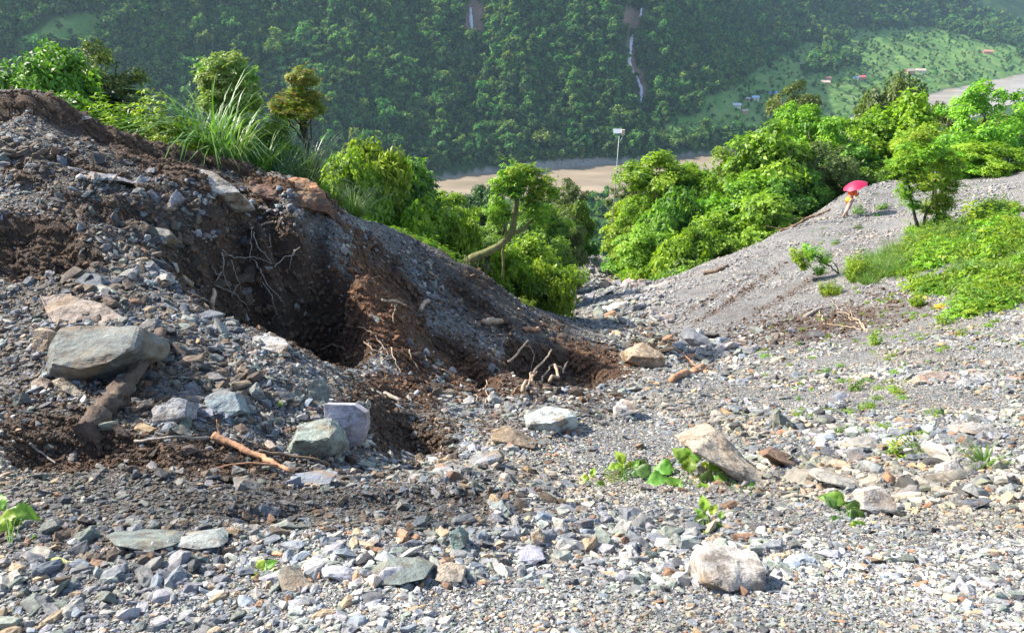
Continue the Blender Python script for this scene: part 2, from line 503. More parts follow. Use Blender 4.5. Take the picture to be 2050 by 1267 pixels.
# ---------------------------------------------------------------- ground mesh
def ground_material():
    m, nt, out = new_mat('slide_debris')
    tc = ND(nt, 'ShaderNodeTexCoord'); P = tc.outputs['Object']
    asoil = ND(nt, 'ShaderNodeAttribute', attribute_name='soil').outputs['Fac']
    aslate = ND(nt, 'ShaderNodeAttribute', attribute_name='slate').outputs['Fac']
    agreen = ND(nt, 'ShaderNodeAttribute', attribute_name='turf').outputs['Fac']
    def vor(scale, out='Color'):
        v = ND(nt, 'ShaderNodeTexVoronoi'); v.inputs['Scale'].default_value = scale
        nt.links.new(P, v.inputs['Vector'])
        return v
    v1 = vor(38); v2 = vor(95); v3 = vor(15)
    def pal(v):
        sep = ND(nt, 'ShaderNodeSeparateColor'); nt.links.new(v.outputs['Color'], sep.inputs[0])
        return ramp(nt, sep.outputs[0], [(0.0, (.07, .075, .085)), (.25, (.15, .155, .165)), (.42, (.24, .25, .26)), (.58, (.21, .235, .22)), (.7, (.33, .31, .28)), (.82, (.48, .47, .45)), (.9, (.30, .20, .13)), (1, (.12, .13, .16))], 'CONSTANT')
    grit = mixc(nt, 0.5, pal(v1), pal(v2))
    grit = mixc(nt, 0.3, grit, pal(v3))
    grit = mixc(nt, 1.0, grit, ramp(nt, noise_n(nt, P, .5, 5, .6), [(.35, (.72, .70, .68)), (.5, (1, 1, 1)), (.66, (1.12, 1.08, 1.0))]), 'MULTIPLY')
    darkgrit = mixc(nt, 1.0, grit, (.36, .315, .27, 1), 'MULTIPLY')
    n1 = noise_n(nt, P, 3.0, 6, .65)
    n2 = noise_n(nt, P, 26.0, 5, .7)
    soilc = ramp(nt, n2, [(.25, (.03, .021, .015)), (.5, (.07, .047, .033)), (.75, (.125, .086, .058))])
    arust = ND(nt, 'ShaderNodeAttribute', attribute_name='rust').outputs['Fac']
    adf = ND(nt, 'ShaderNodeAttribute', attribute_name='shade_fine').outputs['Fac']
    soilc = mixc(nt, arust, soilc, ramp(nt, n2, [(.25, (.05, .026, .015)), (.5, (.135, .07, .038)), (.75, (.24, .13, .07))]))
    soilc = mixc(nt, ramp(nt, n1, [(.5, (0, 0, 0)), (.68, (1, 1, 1))]), soilc, (.13, .075, .045, 1))
    base = mixc(nt, aslate, grit, darkgrit)
    fs = math_n(nt, 'MULTIPLY_ADD', math_n(nt, 'SUBTRACT', n1, .5), 1.6, asoil)
    fs = ramp(nt, fs, [(.22, (0, 0, 0)), (.5, (1, 1, 1))])
    fs = math_n(nt, 'MULTIPLY', fs, math_n(nt, 'MULTIPLY', asoil, 1.6, clamp=True), clamp=True)
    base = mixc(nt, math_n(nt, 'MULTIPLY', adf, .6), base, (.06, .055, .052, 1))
    base = mixc(nt, fs, base, soilc)
    gc = ramp(nt, n2, [(.3, (.02, .03, .008)), (.7, (.06, .09, .02))])
    base = mixc(nt, agreen, base, gc)
    b = ND(nt, 'ShaderNodeBsdfPrincipled'); b.inputs['Roughness'].default_value = .85
    b.inputs['Specular IOR Level'].default_value = .3
    nt.links.new(base, b.inputs['Base Color'])
    hsum = math_n(nt, 'ADD', math_n(nt, 'MULTIPLY', v1.outputs['Distance'], -1.0), math_n(nt, 'MULTIPLY', n2, 1.6))
    hsum = math_n(nt, 'ADD', hsum, math_n(nt, 'MULTIPLY', v2.outputs['Distance'], -.5))
    bp = ND(nt, 'ShaderNodeBump'); bp.inputs['Strength'].default_value = .9; bp.inputs['Distance'].default_value = .035
    nt.links.new(hsum, bp.inputs['Height']); nt.links.new(bp.outputs[0], b.inputs['Normal'])
    nt.links.new(b.outputs[0], out.inputs[0])
    return m

M_ground = ground_material()
NU, NV = 740, 560
tt = np.linspace(-1.12, 1.12, NU)
vv = np.geomspace(0.75, 162.0, NV)           # y + 1.4
GX = tt[None, :] * (vv[:, None] + 0.7)
GY = np.repeat((vv - 1.4)[:, None], NU, 1)
GZ = H(GX, GY)
gs, gl, gpx, gpy, gd = zones(GX, GY, GZ)
# where plants cover the earth: beyond the crest lines and in the low scrub
turf = np.clip(sstep(0, 1, (GY - np.interp(GX, [-14, -9, -6, -4, -1, 0.6, 2, 4, 7, 14, 20, 30, 50], [13.4, 13.6, 15, 16.2, 18.6, 20, 26, 60, 33.5, 39.5, 48, 56, 66])) / 2.5), 0, 1)
inside_gully = np.exp(-((GX - (3.4 + (GY - 30) * 0.13)) / 3.3) ** 2) * sstep(22, 30, GY) * sstep(75, 65, GY)
turf = np.clip(turf - inside_gully, 0, 1)
ii = np.arange(NV - 1)[:, None] * NU + np.arange(NU - 1)[None, :]
gfaces = np.stack([ii, ii + 1, ii + 1 + NU, ii + NU], -1).reshape(-1, 4)
gverts = np.stack([GX, GY, GZ], -1).reshape(-1, 3)
ground = mesh_np('ground', gverts, gfaces, M_ground, smooth=True,
                 vcol={'soil': gs.ravel(), 'slate': gl.ravel(), 'turf': turf.ravel(), 'rust': pixmask(gpx, gpy, RUST).ravel(), 'shade_fine': pixmask(gpx, gpy, SHADE_FINE).ravel()})
tag(ground, kind='structure')
# ---------------------------------------------------------------- valley: near slope foot, river bed, far mountain
RZ = -225.0
FBX = [-900, -600, -400, -207, -115, 20, 162, 302, 420, 565, 883, 1300, 1900]
FBY = [480, 590, 690, 800, 866, 905, 946, 1018, 1105, 1260, 1566, 1900, 2300]
NBX = [-900, -600, -400, -207, -115, -46, 93, 180, 286, 400, 688, 1000, 1300, 1900]
NBY = [360, 480, 590, 705, 765, 775, 765, 830, 945, 1010, 1190, 1480, 1760, 2100]
def farbank(x):
    return np.interp(x, FBX, FBY) + 9 * vn2(x / 60.0, x * 0 + 3.3, 9)
def nearbank(x): return np.interp(x, NBX, NBY) + 7 * vn2(x / 50.0, x * 0 + 1.3, 19)

def HV(x, y):
    x = np.asarray(x, float); y = np.asarray(y, float)
    fb = farbank(x); nb = nearbank(x)
    # near side
    zn = np.interp(y, [100, 155, 400, 620, 760, 2400], [-70, -92, -172, -214, -221, -221])
    zn = zn + 6 * fbm(x / 90, y / 90, 41, 3) * sstep(760, 500, y) + 1.2 * fbm(x / 12, y / 12, 44, 2)
    # far side
    d = np.maximum(0, y - fb)
    right = sstep(170, 420, x)
    bump = fbm(x / 260.0 + 0.3 * vn2(y / 300., x / 300., 4), y / 420.0, 51, 4)
    rib = ridged(x / 120.0 + 0.5 * bump, y / 190.0, 57, 3) + .5 * fbm(x / 45.0, y / 60.0, 58, 3)
    steep = 1.5 + 0.74 * d + (sstep(0, 160, d) * (34 * bump + 9 * rib))
    d2 = d - 60 * vn2(x / 150., y / 150., 61)
    gent = 1.5 + 0.27 * np.minimum(d, 1e9) + 0.36 * np.maximum(0, d2 - 330) + sstep(0, 200, d) * (10 * bump + 6 * rib)
    # farmed terraces step up the gentler slope
    st = 5.0
    t = gent / st; fr = t - np.floor(t)
    gent = (1 - .75) * gent + .75 * (np.floor(t) + sstep(.62, 1.0, fr)) * st
    zf = steep * (1 - right) + gent * right
    # stream ravines
    for (gx, wdt, dep) in ((176, 16, 26), (-52, 26, 12), (-270, 60, 20), (-150, 40, 8)):
        cxl = gx + 14 * vn2(y / 70.0, y * 0 + gx, 71) + 0.02 * (y - 950)
        zf = zf - dep * sstep(10, 90, d) * np.exp(-((x - cxl) / wdt) ** 2)
    zf = RZ + 300 * (1 - np.exp(-np.maximum(zf, 0) / 300.0 * (1 + .28 * np.clip(zf / 300.0, 0, 1.5)))) if False else RZ + np.where(zf < 230, zf, 230 + 90 * np.tanh((zf - 230) / 90.0))
    bed = RZ - 3.0
    w1 = sstep(-6, 4, nb - y); w2 = sstep(-2, 6, y - fb)
    z = np.where(y < (nb + fb) / 2, zn * w1 + bed * (1 - w1), zf * w2 + bed * (1 - w2))
    return z

def valley_material():
    m, nt, out = new_mat('far_slope_earth')
    tc = ND(nt, 'ShaderNodeTexCoord'); P = tc.outputs['Object']
    fieldA = ND(nt, 'ShaderNodeAttribute', attribute_name='field').outputs['Fac']
    scarA = ND(nt, 'ShaderNodeAttribute', attribute_name='scar').outputs['Fac']
    sandA = ND(nt, 'ShaderNodeAttribute', attribute_name='sand').outputs['Fac']
    n1 = noise_n(nt, P, .035, 5, .6); n2 = noise_n(nt, P, .35, 4, .65)
    wood = ramp(nt, n2, [(.3, (.018, .045, .014)), (.7, (.05, .10, .03))])
    fld = ramp(nt, n1, [(.32, (.08, .17, .04)), (.5, (.13, .23, .055)), (.68, (.20, .27, .085))])
    fld = mixc(nt, ramp(nt, n2, [(.45, (0, 0, 0)), (.75, (.5, .5, .5))]), fld, (.03, .07, .018, 1))
    c = mixc(nt, fieldA, wood, fld)
    sc = ramp(nt, n2, [(.3, (.16, .09, .06)), (.7, (.34, .22, .16))])
    c = mixc(nt, scarA, c, sc)
    sd = ramp(nt, n2, [(.3, (.20, .18, .155)), (.7, (.36, .33, .29))])
    c = mixc(nt, sandA, c, sd)
    b = ND(nt, 'ShaderNodeBsdfPrincipled'); b.inputs['Roughness'].default_value = .95
    b.inputs['Specular IOR Level'].default_value = .1
    nt.links.new(c, b.inputs['Base Color'])
    nt.links.new(b.outputs[0], out.inputs[0])
    return m

def vgrid():
    ys = np.concatenate([np.arange(120, 760, 20), np.arange(760, 1700, 5.0), np.arange(1700, 2500, 12)])
    u = np.linspace(-0.86, 0.86, 420)
    X = u[None, :] * (ys[:, None] + 120)
    Y = np.repeat(ys[:, None], len(u), 1)
    return X, Y, len(ys), len(u)
VX, VY, nvv, nuu = vgrid()
VZ = HV(VX, VY)
vpx, vpy, vd = proj(VX, VY, VZ)
vn_ = fbm(VX / 55., VY / 55., 91, 3)
FIELDS = [(1700,185,330,46,-8,1.15),(1880,120,200,56,8,1.2),(1500,190,120,30,-25,1.0),(1560,140,110,26,-30,.85),(1450,235,130,34,-14,.8),(1780,75,120,16,5,.6),(1400,265,70,12,-14,.9),(1640,240,160,40,-8,.9),(150,60,70,32,-12,1.1),(60,85,60,14,-20,.7)]
field = sstep(.28, .5, pixmask(vpx, vpy, FIELDS) + .28 * vn_) * (VY > farbank(VX))
SCARS = [(950,42,21,44,-4,1.1),(960,74,10,12,-25,.9),(1264,40,18,26,-20,1.1),(1282,34,10,14,0,.9),(1263,105,11,38,-3,1.0),(1282,192,11,48,3,1.0),(1271,145,12,18,-30,1.0),(1970,102,16,3,5,.8),(1700,150,5,14,20,.4),(1065,215,4,16,0,.7)]
scar = sstep(.3, .6, pixmask(vpx, vpy, SCARS) + .15 * vn_) * (VY > farbank(VX))
fbv = farbank(VX)
sandw = 1.0 + 7 * np.clip(vn2(VX / 45., VX * 0, 12) + .35 + 1.0 * np.exp(-((VX - 75) / 60.) ** 2), 0, 2)
sand = ((VY > fbv - 3) & (VY < fbv + sandw)).astype(float)
nbv = nearbank(VX)
sand = np.maximum(sand, ((VY < nbv + 6) & (VY > nbv - 6)).astype(float))
vi = np.arange(nvv - 1)[:, None] * nuu + np.arange(nuu - 1)[None, :]
vfaces = np.stack([vi, vi + 1, vi + 1 + nuu, vi + nuu], -1).reshape(-1, 4)
M_valley = valley_material()
valley = mesh_np('mountain_slope', np.stack([VX, VY, VZ], -1).reshape(-1, 3), vfaces, M_valley, smooth=True,
                 vcol={'field': field.ravel(), 'scar': scar.ravel(), 'sand': sand.ravel()})
tag(valley, kind='structure')

# river
def river_material():
    m, nt, out = new_mat('silty_water')
    tc = ND(nt, 'ShaderNodeTexCoord')
    mp = ND(nt, 'ShaderNodeMapping'); mp.inputs['Scale'].default_value = (.012, .03, 1)
    mp.inputs['Rotation'].default_value = (0, 0, R(-22))
    nt.links.new(tc.outputs['Object'], mp.inputs[0])
    n = noise_n(nt, mp.outputs[0], 1.0, 4, .5)
    c = ramp(nt, n, [(.3, (.20, .16, .11)), (.5, (.27, .215, .15)), (.7, (.36, .285, .20))])
    b = ND(nt, 'ShaderNodeBsdfPrincipled'); b.inputs['Roughness'].default_value = .32
    nt.links.new(c, b.inputs['Base Color'])
    bp = ND(nt, 'ShaderNodeBump'); bp.inputs['Strength'].default_value = .35; bp.inputs['Distance'].default_value = .5
    nt.links.new(noise_n(nt, tc.outputs['Object'], .35, 4, .7), bp.inputs['Height']); nt.links.new(bp.outputs[0], b.inputs['Normal'])
    nt.links.new(b.outputs[0], out.inputs[0])
    return m
rx = np.linspace(-1000, 2000, 260)
rv = []
for s in np.linspace(0, 1, 7):
    yb = nearbank(rx) - 12 + s * (farbank(rx) - nearbank(rx) + 24)
    rv.append(np.stack([rx, yb, np.full_like(rx, RZ + .0)], -1))
rv = np.concatenate(rv)
ri = np.arange(6)[:, None] * 260 + np.arange(259)[None, :]
rfc = np.stack([ri, ri + 1, ri + 261, ri + 260], -1).reshape(-1, 4)
river = mesh_np('river', rv, rfc, river_material())
tag(river, kind='structure')

# ---------------------------------------------------------------- instancing node group (for stuff only)
def scatter(name, points, normals, scale, rot, idx, color, protos, kind='stuff', mat=None):
    """one object whose geometry nodes place copies of the prototype meshes on a point cloud"""
    me = bpy.data.meshes.new(name)
    n = len(points)
    me.vertices.add(n); me.vertices.foreach_set('co', np.asarray(points, np.float32).ravel())
    def attr(nm, typ, arr, key):
        a = me.attributes.new(nm, typ, 'POINT'); a.data.foreach_set(key, np.asarray(arr).ravel())
    attr('p_scale', 'FLOAT_VECTOR', np.asarray(scale, np.float32), 'vector')
    attr('p_rot', 'FLOAT_VECTOR', np.asarray(rot, np.float32), 'vector')
    attr('p_idx', 'INT', np.asarray(idx, np.int32), 'value')
    col4 = np.concatenate([np.asarray(color, np.float32), np.ones((n, 1), np.float32)], 1)
    attr('p_col', 'FLOAT_COLOR', col4, 'color')
    o = bpy.data.objects.new(name, me); C.objects.link(o)
    coll = bpy.data.collections.new(name + '_sources')
    protos = [p if i == protos.index(p) else bpy.data.objects.new(p.name, p.data) for i, p in enumerate(protos)]
    for p in protos: coll.objects.link(p)
    ng = bpy.data.node_groups.new(name + '_nodes', 'GeometryNodeTree')
    ng.interface.new_socket('Geometry', in_out='INPUT', socket_type='NodeSocketGeometry')
    ng.interface.new_socket('Geometry', in_out='OUTPUT', socket_type='NodeSocketGeometry')
    N = ng.nodes; L = ng.links
    gi = N.new('NodeGroupInput'); go = N.new('NodeGroupOutput')
    mp = N.new('GeometryNodeMeshToPoints')
    iop = N.new('GeometryNodeInstanceOnPoints')
    ci = N.new('GeometryNodeCollectionInfo'); ci.inputs['Collection'].default_value = coll
    ci.inputs['Separate Children'].default_value = True; ci.inputs['Reset Children'].default_value = True
    iop.inputs['Pick Instance'].default_value = True
    def na(nm, t):
        a = N.new('GeometryNodeInputNamedAttribute'); a.data_type = t; a.inputs['Name'].default_value = nm
        return [s for s in a.outputs if s.name == 'Attribute' and s.enabled][0]
    L.new(gi.outputs[0], mp.inputs['Mesh'])
    L.new(mp.outputs[0], iop.inputs['Points'])
    L.new(ci.outputs[0], iop.inputs['Instance'])
    L.new(na('p_idx', 'INT'), iop.inputs['Instance Index'])
    e2r = N.new('FunctionNodeEulerToRotation')
    L.new(na('p_rot', 'FLOAT_VECTOR'), e2r.inputs[0])
    L.new(e2r.outputs[0], iop.inputs['Rotation'])
    L.new(na('p_scale', 'FLOAT_VECTOR'), iop.inputs['Scale'])
    L.new(iop.outputs[0], go.inputs[0])
    md = o.modifiers.new('scatter', 'NODES'); md.node_group = ng
    if kind: o['kind'] = kind
    return o

def eul_from(normals, yaw):
    """euler XYZ turning +Z to the normal, after a spin about Z"""
    n = normals / np.linalg.norm(normals, axis=1, keepdims=True)
    # R = A(n) * Rz(yaw); A minimal rotation z->n
    ax = np.stack([-n[:, 1], n[:, 0], np.zeros(len(n))], 1)     # z x n
    s = np.linalg.norm(ax, axis=1); c = n[:, 2]
    s_ = np.where(s < 1e-6, 1, s); ax = ax / s_[:, None]
    K = np.zeros((len(n), 3, 3))
    K[:, 0, 2] = ax[:, 1]; K[:, 1, 2] = -ax[:, 0]; K[:, 2, 0] = -ax[:, 1]; K[:, 2, 1] = ax[:, 0]
    A = np.eye(3) + s[:, None, None] * K + (1 - c)[:, None, None] * (K @ K)
    Z = np.zeros_like(A); Z[:, 2, 2] = 1
    Z[:, 0, 0] = np.cos(yaw); Z[:, 0, 1] = -np.sin(yaw); Z[:, 1, 0] = np.sin(yaw); Z[:, 1, 1] = np.cos(yaw)
    M = A @ Z
    y = -np.arcsin(np.clip(M[:, 2, 0], -1, 1))
    x = np.arctan2(M[:, 2, 1], M[:, 2, 2]); z = np.arctan2(M[:, 1, 0], M[:, 0, 0])
    return np.stack([x, y, z], 1)

# ---------------------------------------------------------------- leaf geometry
def rosette_cloud(centres, dirs, size, nleaf, r, lw=0.42, droop=0.08, fold=0.18, spread=1.0, axis_jit=0.25):
    """whorls of pointed leaves; every leaf is a folded quad pair. returns verts, faces(quads)"""
    n = len(centres)
    cen = np.repeat(centres, nleaf, 0)
    d = dirs / (np.linalg.norm(dirs, axis=1, keepdims=True) + 1e-9)
    d = np.repeat(d, nleaf, 0)
    N = len(cen)
    # frame
    ref = np.where(np.abs(d[:, 2:3]) < .9, np.array([[0, 0, 1.]]), np.array([[1., 0, 0]]))
    t1 = np.cross(ref, d); t1 /= np.linalg.norm(t1, axis=1, keepdims=True)
    t2 = np.cross(d, t1)
    ph = np.tile(np.arange(nleaf) * 6.2831853 / nleaf, n) + r.random(N) * .7 + np.repeat(r.random(n) * 6.28, nleaf)
    el = r.uniform(-.25, .75, N)
    rad = t1 * np.cos(ph)[:, None] + t2 * np.sin(ph)[:, None]
    ax = rad * np.cos(el)[:, None] * spread + d * np.sin(el)[:, None] + r.normal(0, axis_jit, (N, 3))
    ax[:, 2] -= droop
    ax /= np.linalg.norm(ax, axis=1, keepdims=True)
    L = size * r.uniform(.65, 1.25, N)
    side = np.cross(ax, d + r.normal(0, .3, (N, 3))); side /= (np.linalg.norm(side, axis=1, keepdims=True) + 1e-9)
    up = np.cross(side, ax)
    w = L * lw * .5
    base = cen + ax * (L * .12)[:, None]
    tip = cen + ax * (L * 1.1)[:, None] - np.array([0, 0, 1.]) * (L * .12)[:, None]
    mid = cen + ax * (L * .55)[:, None]
    a = mid + side * w[:, None] + up * (w * fold * 2)[:, None]
    b = mid - side * w[:, None] + up * (w * fold * 2)[:, None]
    V = np.stack([base, a, tip, b], 1).reshape(-1, 3)
    k = np.arange(N)[:, None] * 4
    F = np.concatenate([k, k + 1, k + 2, k + 3], 1)
    return V, F

def crown_points(r, nclump, nros, shape='round', fill=.35, clump_r=.2, flat=.8):
    """rosette centres inside an uneven crown of unit radius; z from -1..1 (before scaling)"""
    cs = []
    for i in range(nclump):
        while True:
            p = r.uniform(-1, 1, 3)
            q = np.linalg.norm(p)
            if q < 1 and q > .35 - fill * .3: break
        if shape == 'dome': p[2] = abs(p[2]) * .9 - .15
        if shape == 'umbrella':
            p[2] = .35 - .9 * (p[0] ** 2 + p[1] ** 2) + r.normal(0, .05)
        if shape == 'cone':
            s = .35 + .65 * (1 - (p[2] + 1) / 2); p[0] *= s; p[1] *= s
        cs.append(p * (1 - clump_r * .7))
    cs = np.array(cs)
    rad = clump_r * r.uniform(.6, 1.35, nclump)
    w = rad ** 2; w /= w.sum()
    ci = r.choice(nclump, nros, p=w)
    u = r.normal(0, 1, (nros, 3)); u /= np.linalg.norm(u, axis=1, keepdims=True)
    u[:, 2] = np.where(u[:, 2] < -.3, -u[:, 2] * .6, u[:, 2])
    rr = rad[ci] * (r.random(nros) ** .35)
    pts_ = cs[ci] + u * rr[:, None] * np.array([1, 1, flat])
    dirs_ = u * .8 + pts_ * .5 + np.array([0, 0, .45])
    return pts_, dirs_, cs

def tube_np(path, radii, nseg=7, cap=True, jit=0.0, r=None):
    """tapered tube along a path"""
    path = np.asarray(path, float); radii = np.asarray(radii, float)
    n = len(path)
    tan = np.gradient(path, axis=0); tan /= (np.linalg.norm(tan, axis=1, keepdims=True) + 1e-9)
    ref = np.array([0.13, .97, .2]); V = []
    t1 = np.cross(tan[0], ref); t1 /= np.linalg.norm(t1)
    for i in range(n):
        t1 = t1 - tan[i] * np.dot(t1, tan[i]); t1 /= (np.linalg.norm(t1) + 1e-9)
        t2 = np.cross(tan[i], t1)
        a = np.arange(nseg) * 2 * math.pi / nseg
        rr = radii[i] * (1 + (jit * r.uniform(-1, 1, nseg) if r is not None else 0))
        V.append(path[i] + (np.cos(a) * rr)[:, None] * t1 + (np.sin(a) * rr)[:, None] * t2)
    V = np.concatenate(V)
    F = []
    for i in range(n - 1):
        for k in range(nseg):
            F.append([i * nseg + k, i * nseg + (k + 1) % nseg, (i + 1) * nseg + (k + 1) % nseg, (i + 1) * nseg + k])
    if cap:
        V = np.concatenate([V, path[:1], path[-1:]])
        c0, c1 = n * nseg, n * nseg + 1
        for k in range(nseg):
            F.append([c0, (k + 1) % nseg, k, c0])
            F.append([c1, (n - 1) * nseg + k, (n - 1) * nseg + (k + 1) % nseg, c1])
    return V, F

def join_np(parts):
    Vs, Fs, o = [], [], 0
    for V, F in parts:
        Vs.append(np.asarray(V)); Fs.append(np.asarray(F) + o); o += len(V)
    return np.concatenate(Vs), np.concatenate(Fs)

def mesh_py(name, V, F, mat, parent=None, smooth=True):
    """python faces that may repeat the last index (triangles written as quads)"""
    me = bpy.data.meshes.new(name)
    fs = []
    for f in F:
        f = [int(i) for i in f]
        g = []
        for i in f:
            if i not in g: g.append(i)
        if len(g) > 2: fs.append(g)
    me.from_pydata([tuple(map(float, v)) for v in V], [], fs)
    if smooth:
        me.polygons.foreach_set('use_smooth', [True] * len(me.polygons))
    me.materials.append(mat); me.update()
    o = bpy.data.objects.new(name, me); C.objects.link(o)
    if parent is not None: o.parent = parent
    return o

def wander(a, b, n=8, amp=.08, r=None, sag=0.0):
    a = np.asarray(a, float); b = np.asarray(b, float)
    r = r or rng
    t = np.linspace(0, 1, n)[:, None]
    L = np.linalg.norm(b - a)
    w = np.cumsum(r.normal(0, 1, (n, 3)), 0); w -= w[0] + (w[-1] - w[0]) * t
    p = a + (b - a) * t + w * amp * L / math.sqrt(n)
    p[:, 2] -= sag * L * 4 * (t * (1 - t))[:, 0]
    return p

# leaf materials (real-world leaf colours)
L_lime = leaf_mat('leaf_lime', (.05, .13, .012), (.19, .34, .022), (.36, .50, .045), .42)
L_yell = leaf_mat('leaf_yellow_green', (.06, .13, .012), (.19, .30, .022), (.33, .44, .045), .4)
L_mid = leaf_mat('leaf_mid', (.03, .085, .012), (.11, .22, .024), (.22, .36, .04), .38)
L_dark = leaf_mat('leaf_dark', (.015, .04, .010), (.04, .09, .018), (.09, .15, .035), .3)
L_olive = leaf_mat('leaf_olive', (.035, .06, .015), (.10, .145, .035), (.19, .23, .07), .32)
L_red = leaf_mat('leaf_red_tipped', (.06, .12, .015), (.17, .27, .03), (.30, .34, .05), .42, red=(.40, .17, .06, 1))
L_far = leaf_mat('leaf_far_forest', (.014, .05, .012), (.075, .19, .034), (.20, .36, .07), .38, .8)
L_far2 = leaf_mat('leaf_far_forest_dark', (.010, .038, .012), (.045, .12, .028), (.12, .24, .05), .32, .8)
L_far3 = leaf_mat('leaf_far_forest_yellowish', (.03, .06, .012), (.12, .21, .035), (.27, .39, .08), .38, .8)
M_bark = simple_mat('bark', (.10, .075, .055), .9, var=.45, scale=9, bump=.6)
M_barkdark = simple_mat('dark_bark', (.045, .035, .028), .9, var=.45, scale=9, bump=.6)

# ---------------------------------------------------------------- far forest, one mass on the mountain
def far_proto(name, seed, shape, nros=110, size=.30):
    r = np.random.default_rng(seed)
    p, d, cs = crown_points(r, 11, nros, shape, clump_r=.34)
    V, F = rosette_cloud(p, d, size, 5, r, lw=.62, droop=.1)
    V = V * np.array([1, 1, .95]) + np.array([0, 0, .95])
    tv, tf = tube_np([[0, 0, -.7], [0.02, 0, .3], [0, .03, .9]], [.10, .07, .03], 5)
    Vv, Fv = join_np([(V, F), (tv, np.array(tf))])
    fm = np.concatenate([np.zeros(len(F)), np.ones(len(tf))])
    # tube faces carry repeated indices only at caps; drop those
    keep = np.array([len(set(f)) == 4 for f in Fv.tolist()])
    return mesh_np(name, Vv, Fv[keep], [(L_far, L_far2, L_far, L_far3, L_far2)[seed % 5], M_barkdark], fmat=fm[keep], link=False)
far_protos = [far_proto('forest_source', 100 + i, s) for i, s in enumerate(['round', 'dome', 'round', 'cone', 'dome', 'round', 'cone', 'round', 'dome', 'round'])]
r_ = np.random.default_rng(21)
def far_field(x, y):
    z = HV(x, y); px, py, d = proj(x, y, z)
    vn = fbm(x / 55., y / 55., 91, 3)
    fl = sstep(.28, .5, pixmask(px, py, FIELDS) + .28 * vn)
    sc = sstep(.3, .6, pixmask(px, py, SCARS) + .15 * vn)
    return z, px, py, d, fl, sc
nf = 125000
ux = r_.uniform(-.80, .80, nf); uy = r_.uniform(520, 2300, nf)
fx_ = ux * (uy + 60); fy_ = uy
fz_, fpx, fpy, fd, ffl, fsc = far_field(fx_, fy_)
hedge = sstep(.12, .3, fbm(fx_ / 26., fy_ / 13., 95, 2))
pk = (1 - np.clip(ffl, 0, 1) * (.92 - .42 * hedge)) * (1 - fsc)
dd_ = fy_ - farbank(fx_)
hh = fz_ - RZ
ok = (dd_ > 7) & (r_.random(nf) < pk) & (fpy > -70) & (fpy < 420)
# keep the crowns clear of the sand and thin them by a minimum spacing
dens = np.where(dd_ > 500, .75, 1.0)
ok &= r_.random(nf) < dens
# cover of the near valley floor and lower slope
nn = 5200
qx = r_.uniform(-.62, .62, nn); qy = r_.uniform(300, 960, nn); qx = qx * qy
okn = (qy < nearbank(qx) - 15) & (fbm(qx / 40., qy / 40., 33, 2) > -.12)
qx, qy = qx[okn], qy[okn]
sx = np.concatenate([fx_[ok], qx]); sy = np.concatenate([fy_[ok], qy]); sz = HV(sx, sy)
_, spx, spy, sd, sfl, _s = far_field(sx, sy)
nS = len(sx)
rad = np.clip(np.exp(r_.normal(1.52, .34, nS)), 2.2, 11) * (1 + .35 * (r_.random(nS) < .08)) * np.where(sfl > .4, .55, 1)
rad = np.where((sy - farbank(sx) > 0) & (sy - farbank(sx) < 28) & (r_.random(nS) < .3), rad * 1.45, rad)
hgt = rad * r_.uniform(.95, 1.5, nS)
scl = np.stack([rad, rad * r_.uniform(.85, 1.15, nS), hgt], 1)
rot = np.stack([r_.normal(0, .06, nS), r_.normal(0, .06, nS), r_.uniform(0, 6.28, nS)], 1)
forest = scatter('forest', np.stack([sx, sy, sz - .3], 1), None, scl, rot, r_.integers(0, len(far_protos), nS), np.ones((nS, 3)) * .5, far_protos)
print('forest trees', nS)

# ---------------------------------------------------------------- haze in the valley air
def haze():
    bm = bmesh.new(); bmesh.ops.create_cube(bm, size=1)
    me = bpy.data.meshes.new('haze'); bm.to_mesh(me); bm.free()
    o = bpy.data.objects.new('haze', me); C.objects.link(o)
    z0, z1 = -240.0, 125.0
    o.scale = (6400, 3300, z1 - z0); o.location = (300, 1250, (z0 + z1) / 2)
    m, nt, out = new_mat('valley_haze')
    pv = ND(nt, 'ShaderNodeVolumePrincipled')
    pv.inputs['Color'].default_value = (.55, .78, 1.0, 1); pv.inputs['Density'].default_value = .000055
    pv.inputs['Anisotropy'].default_value = .25
    nt.links.new(pv.outputs[0], out.inputs['Volume'])
    me.materials.append(m); o['kind'] = 'stuff'
    return o
haze()
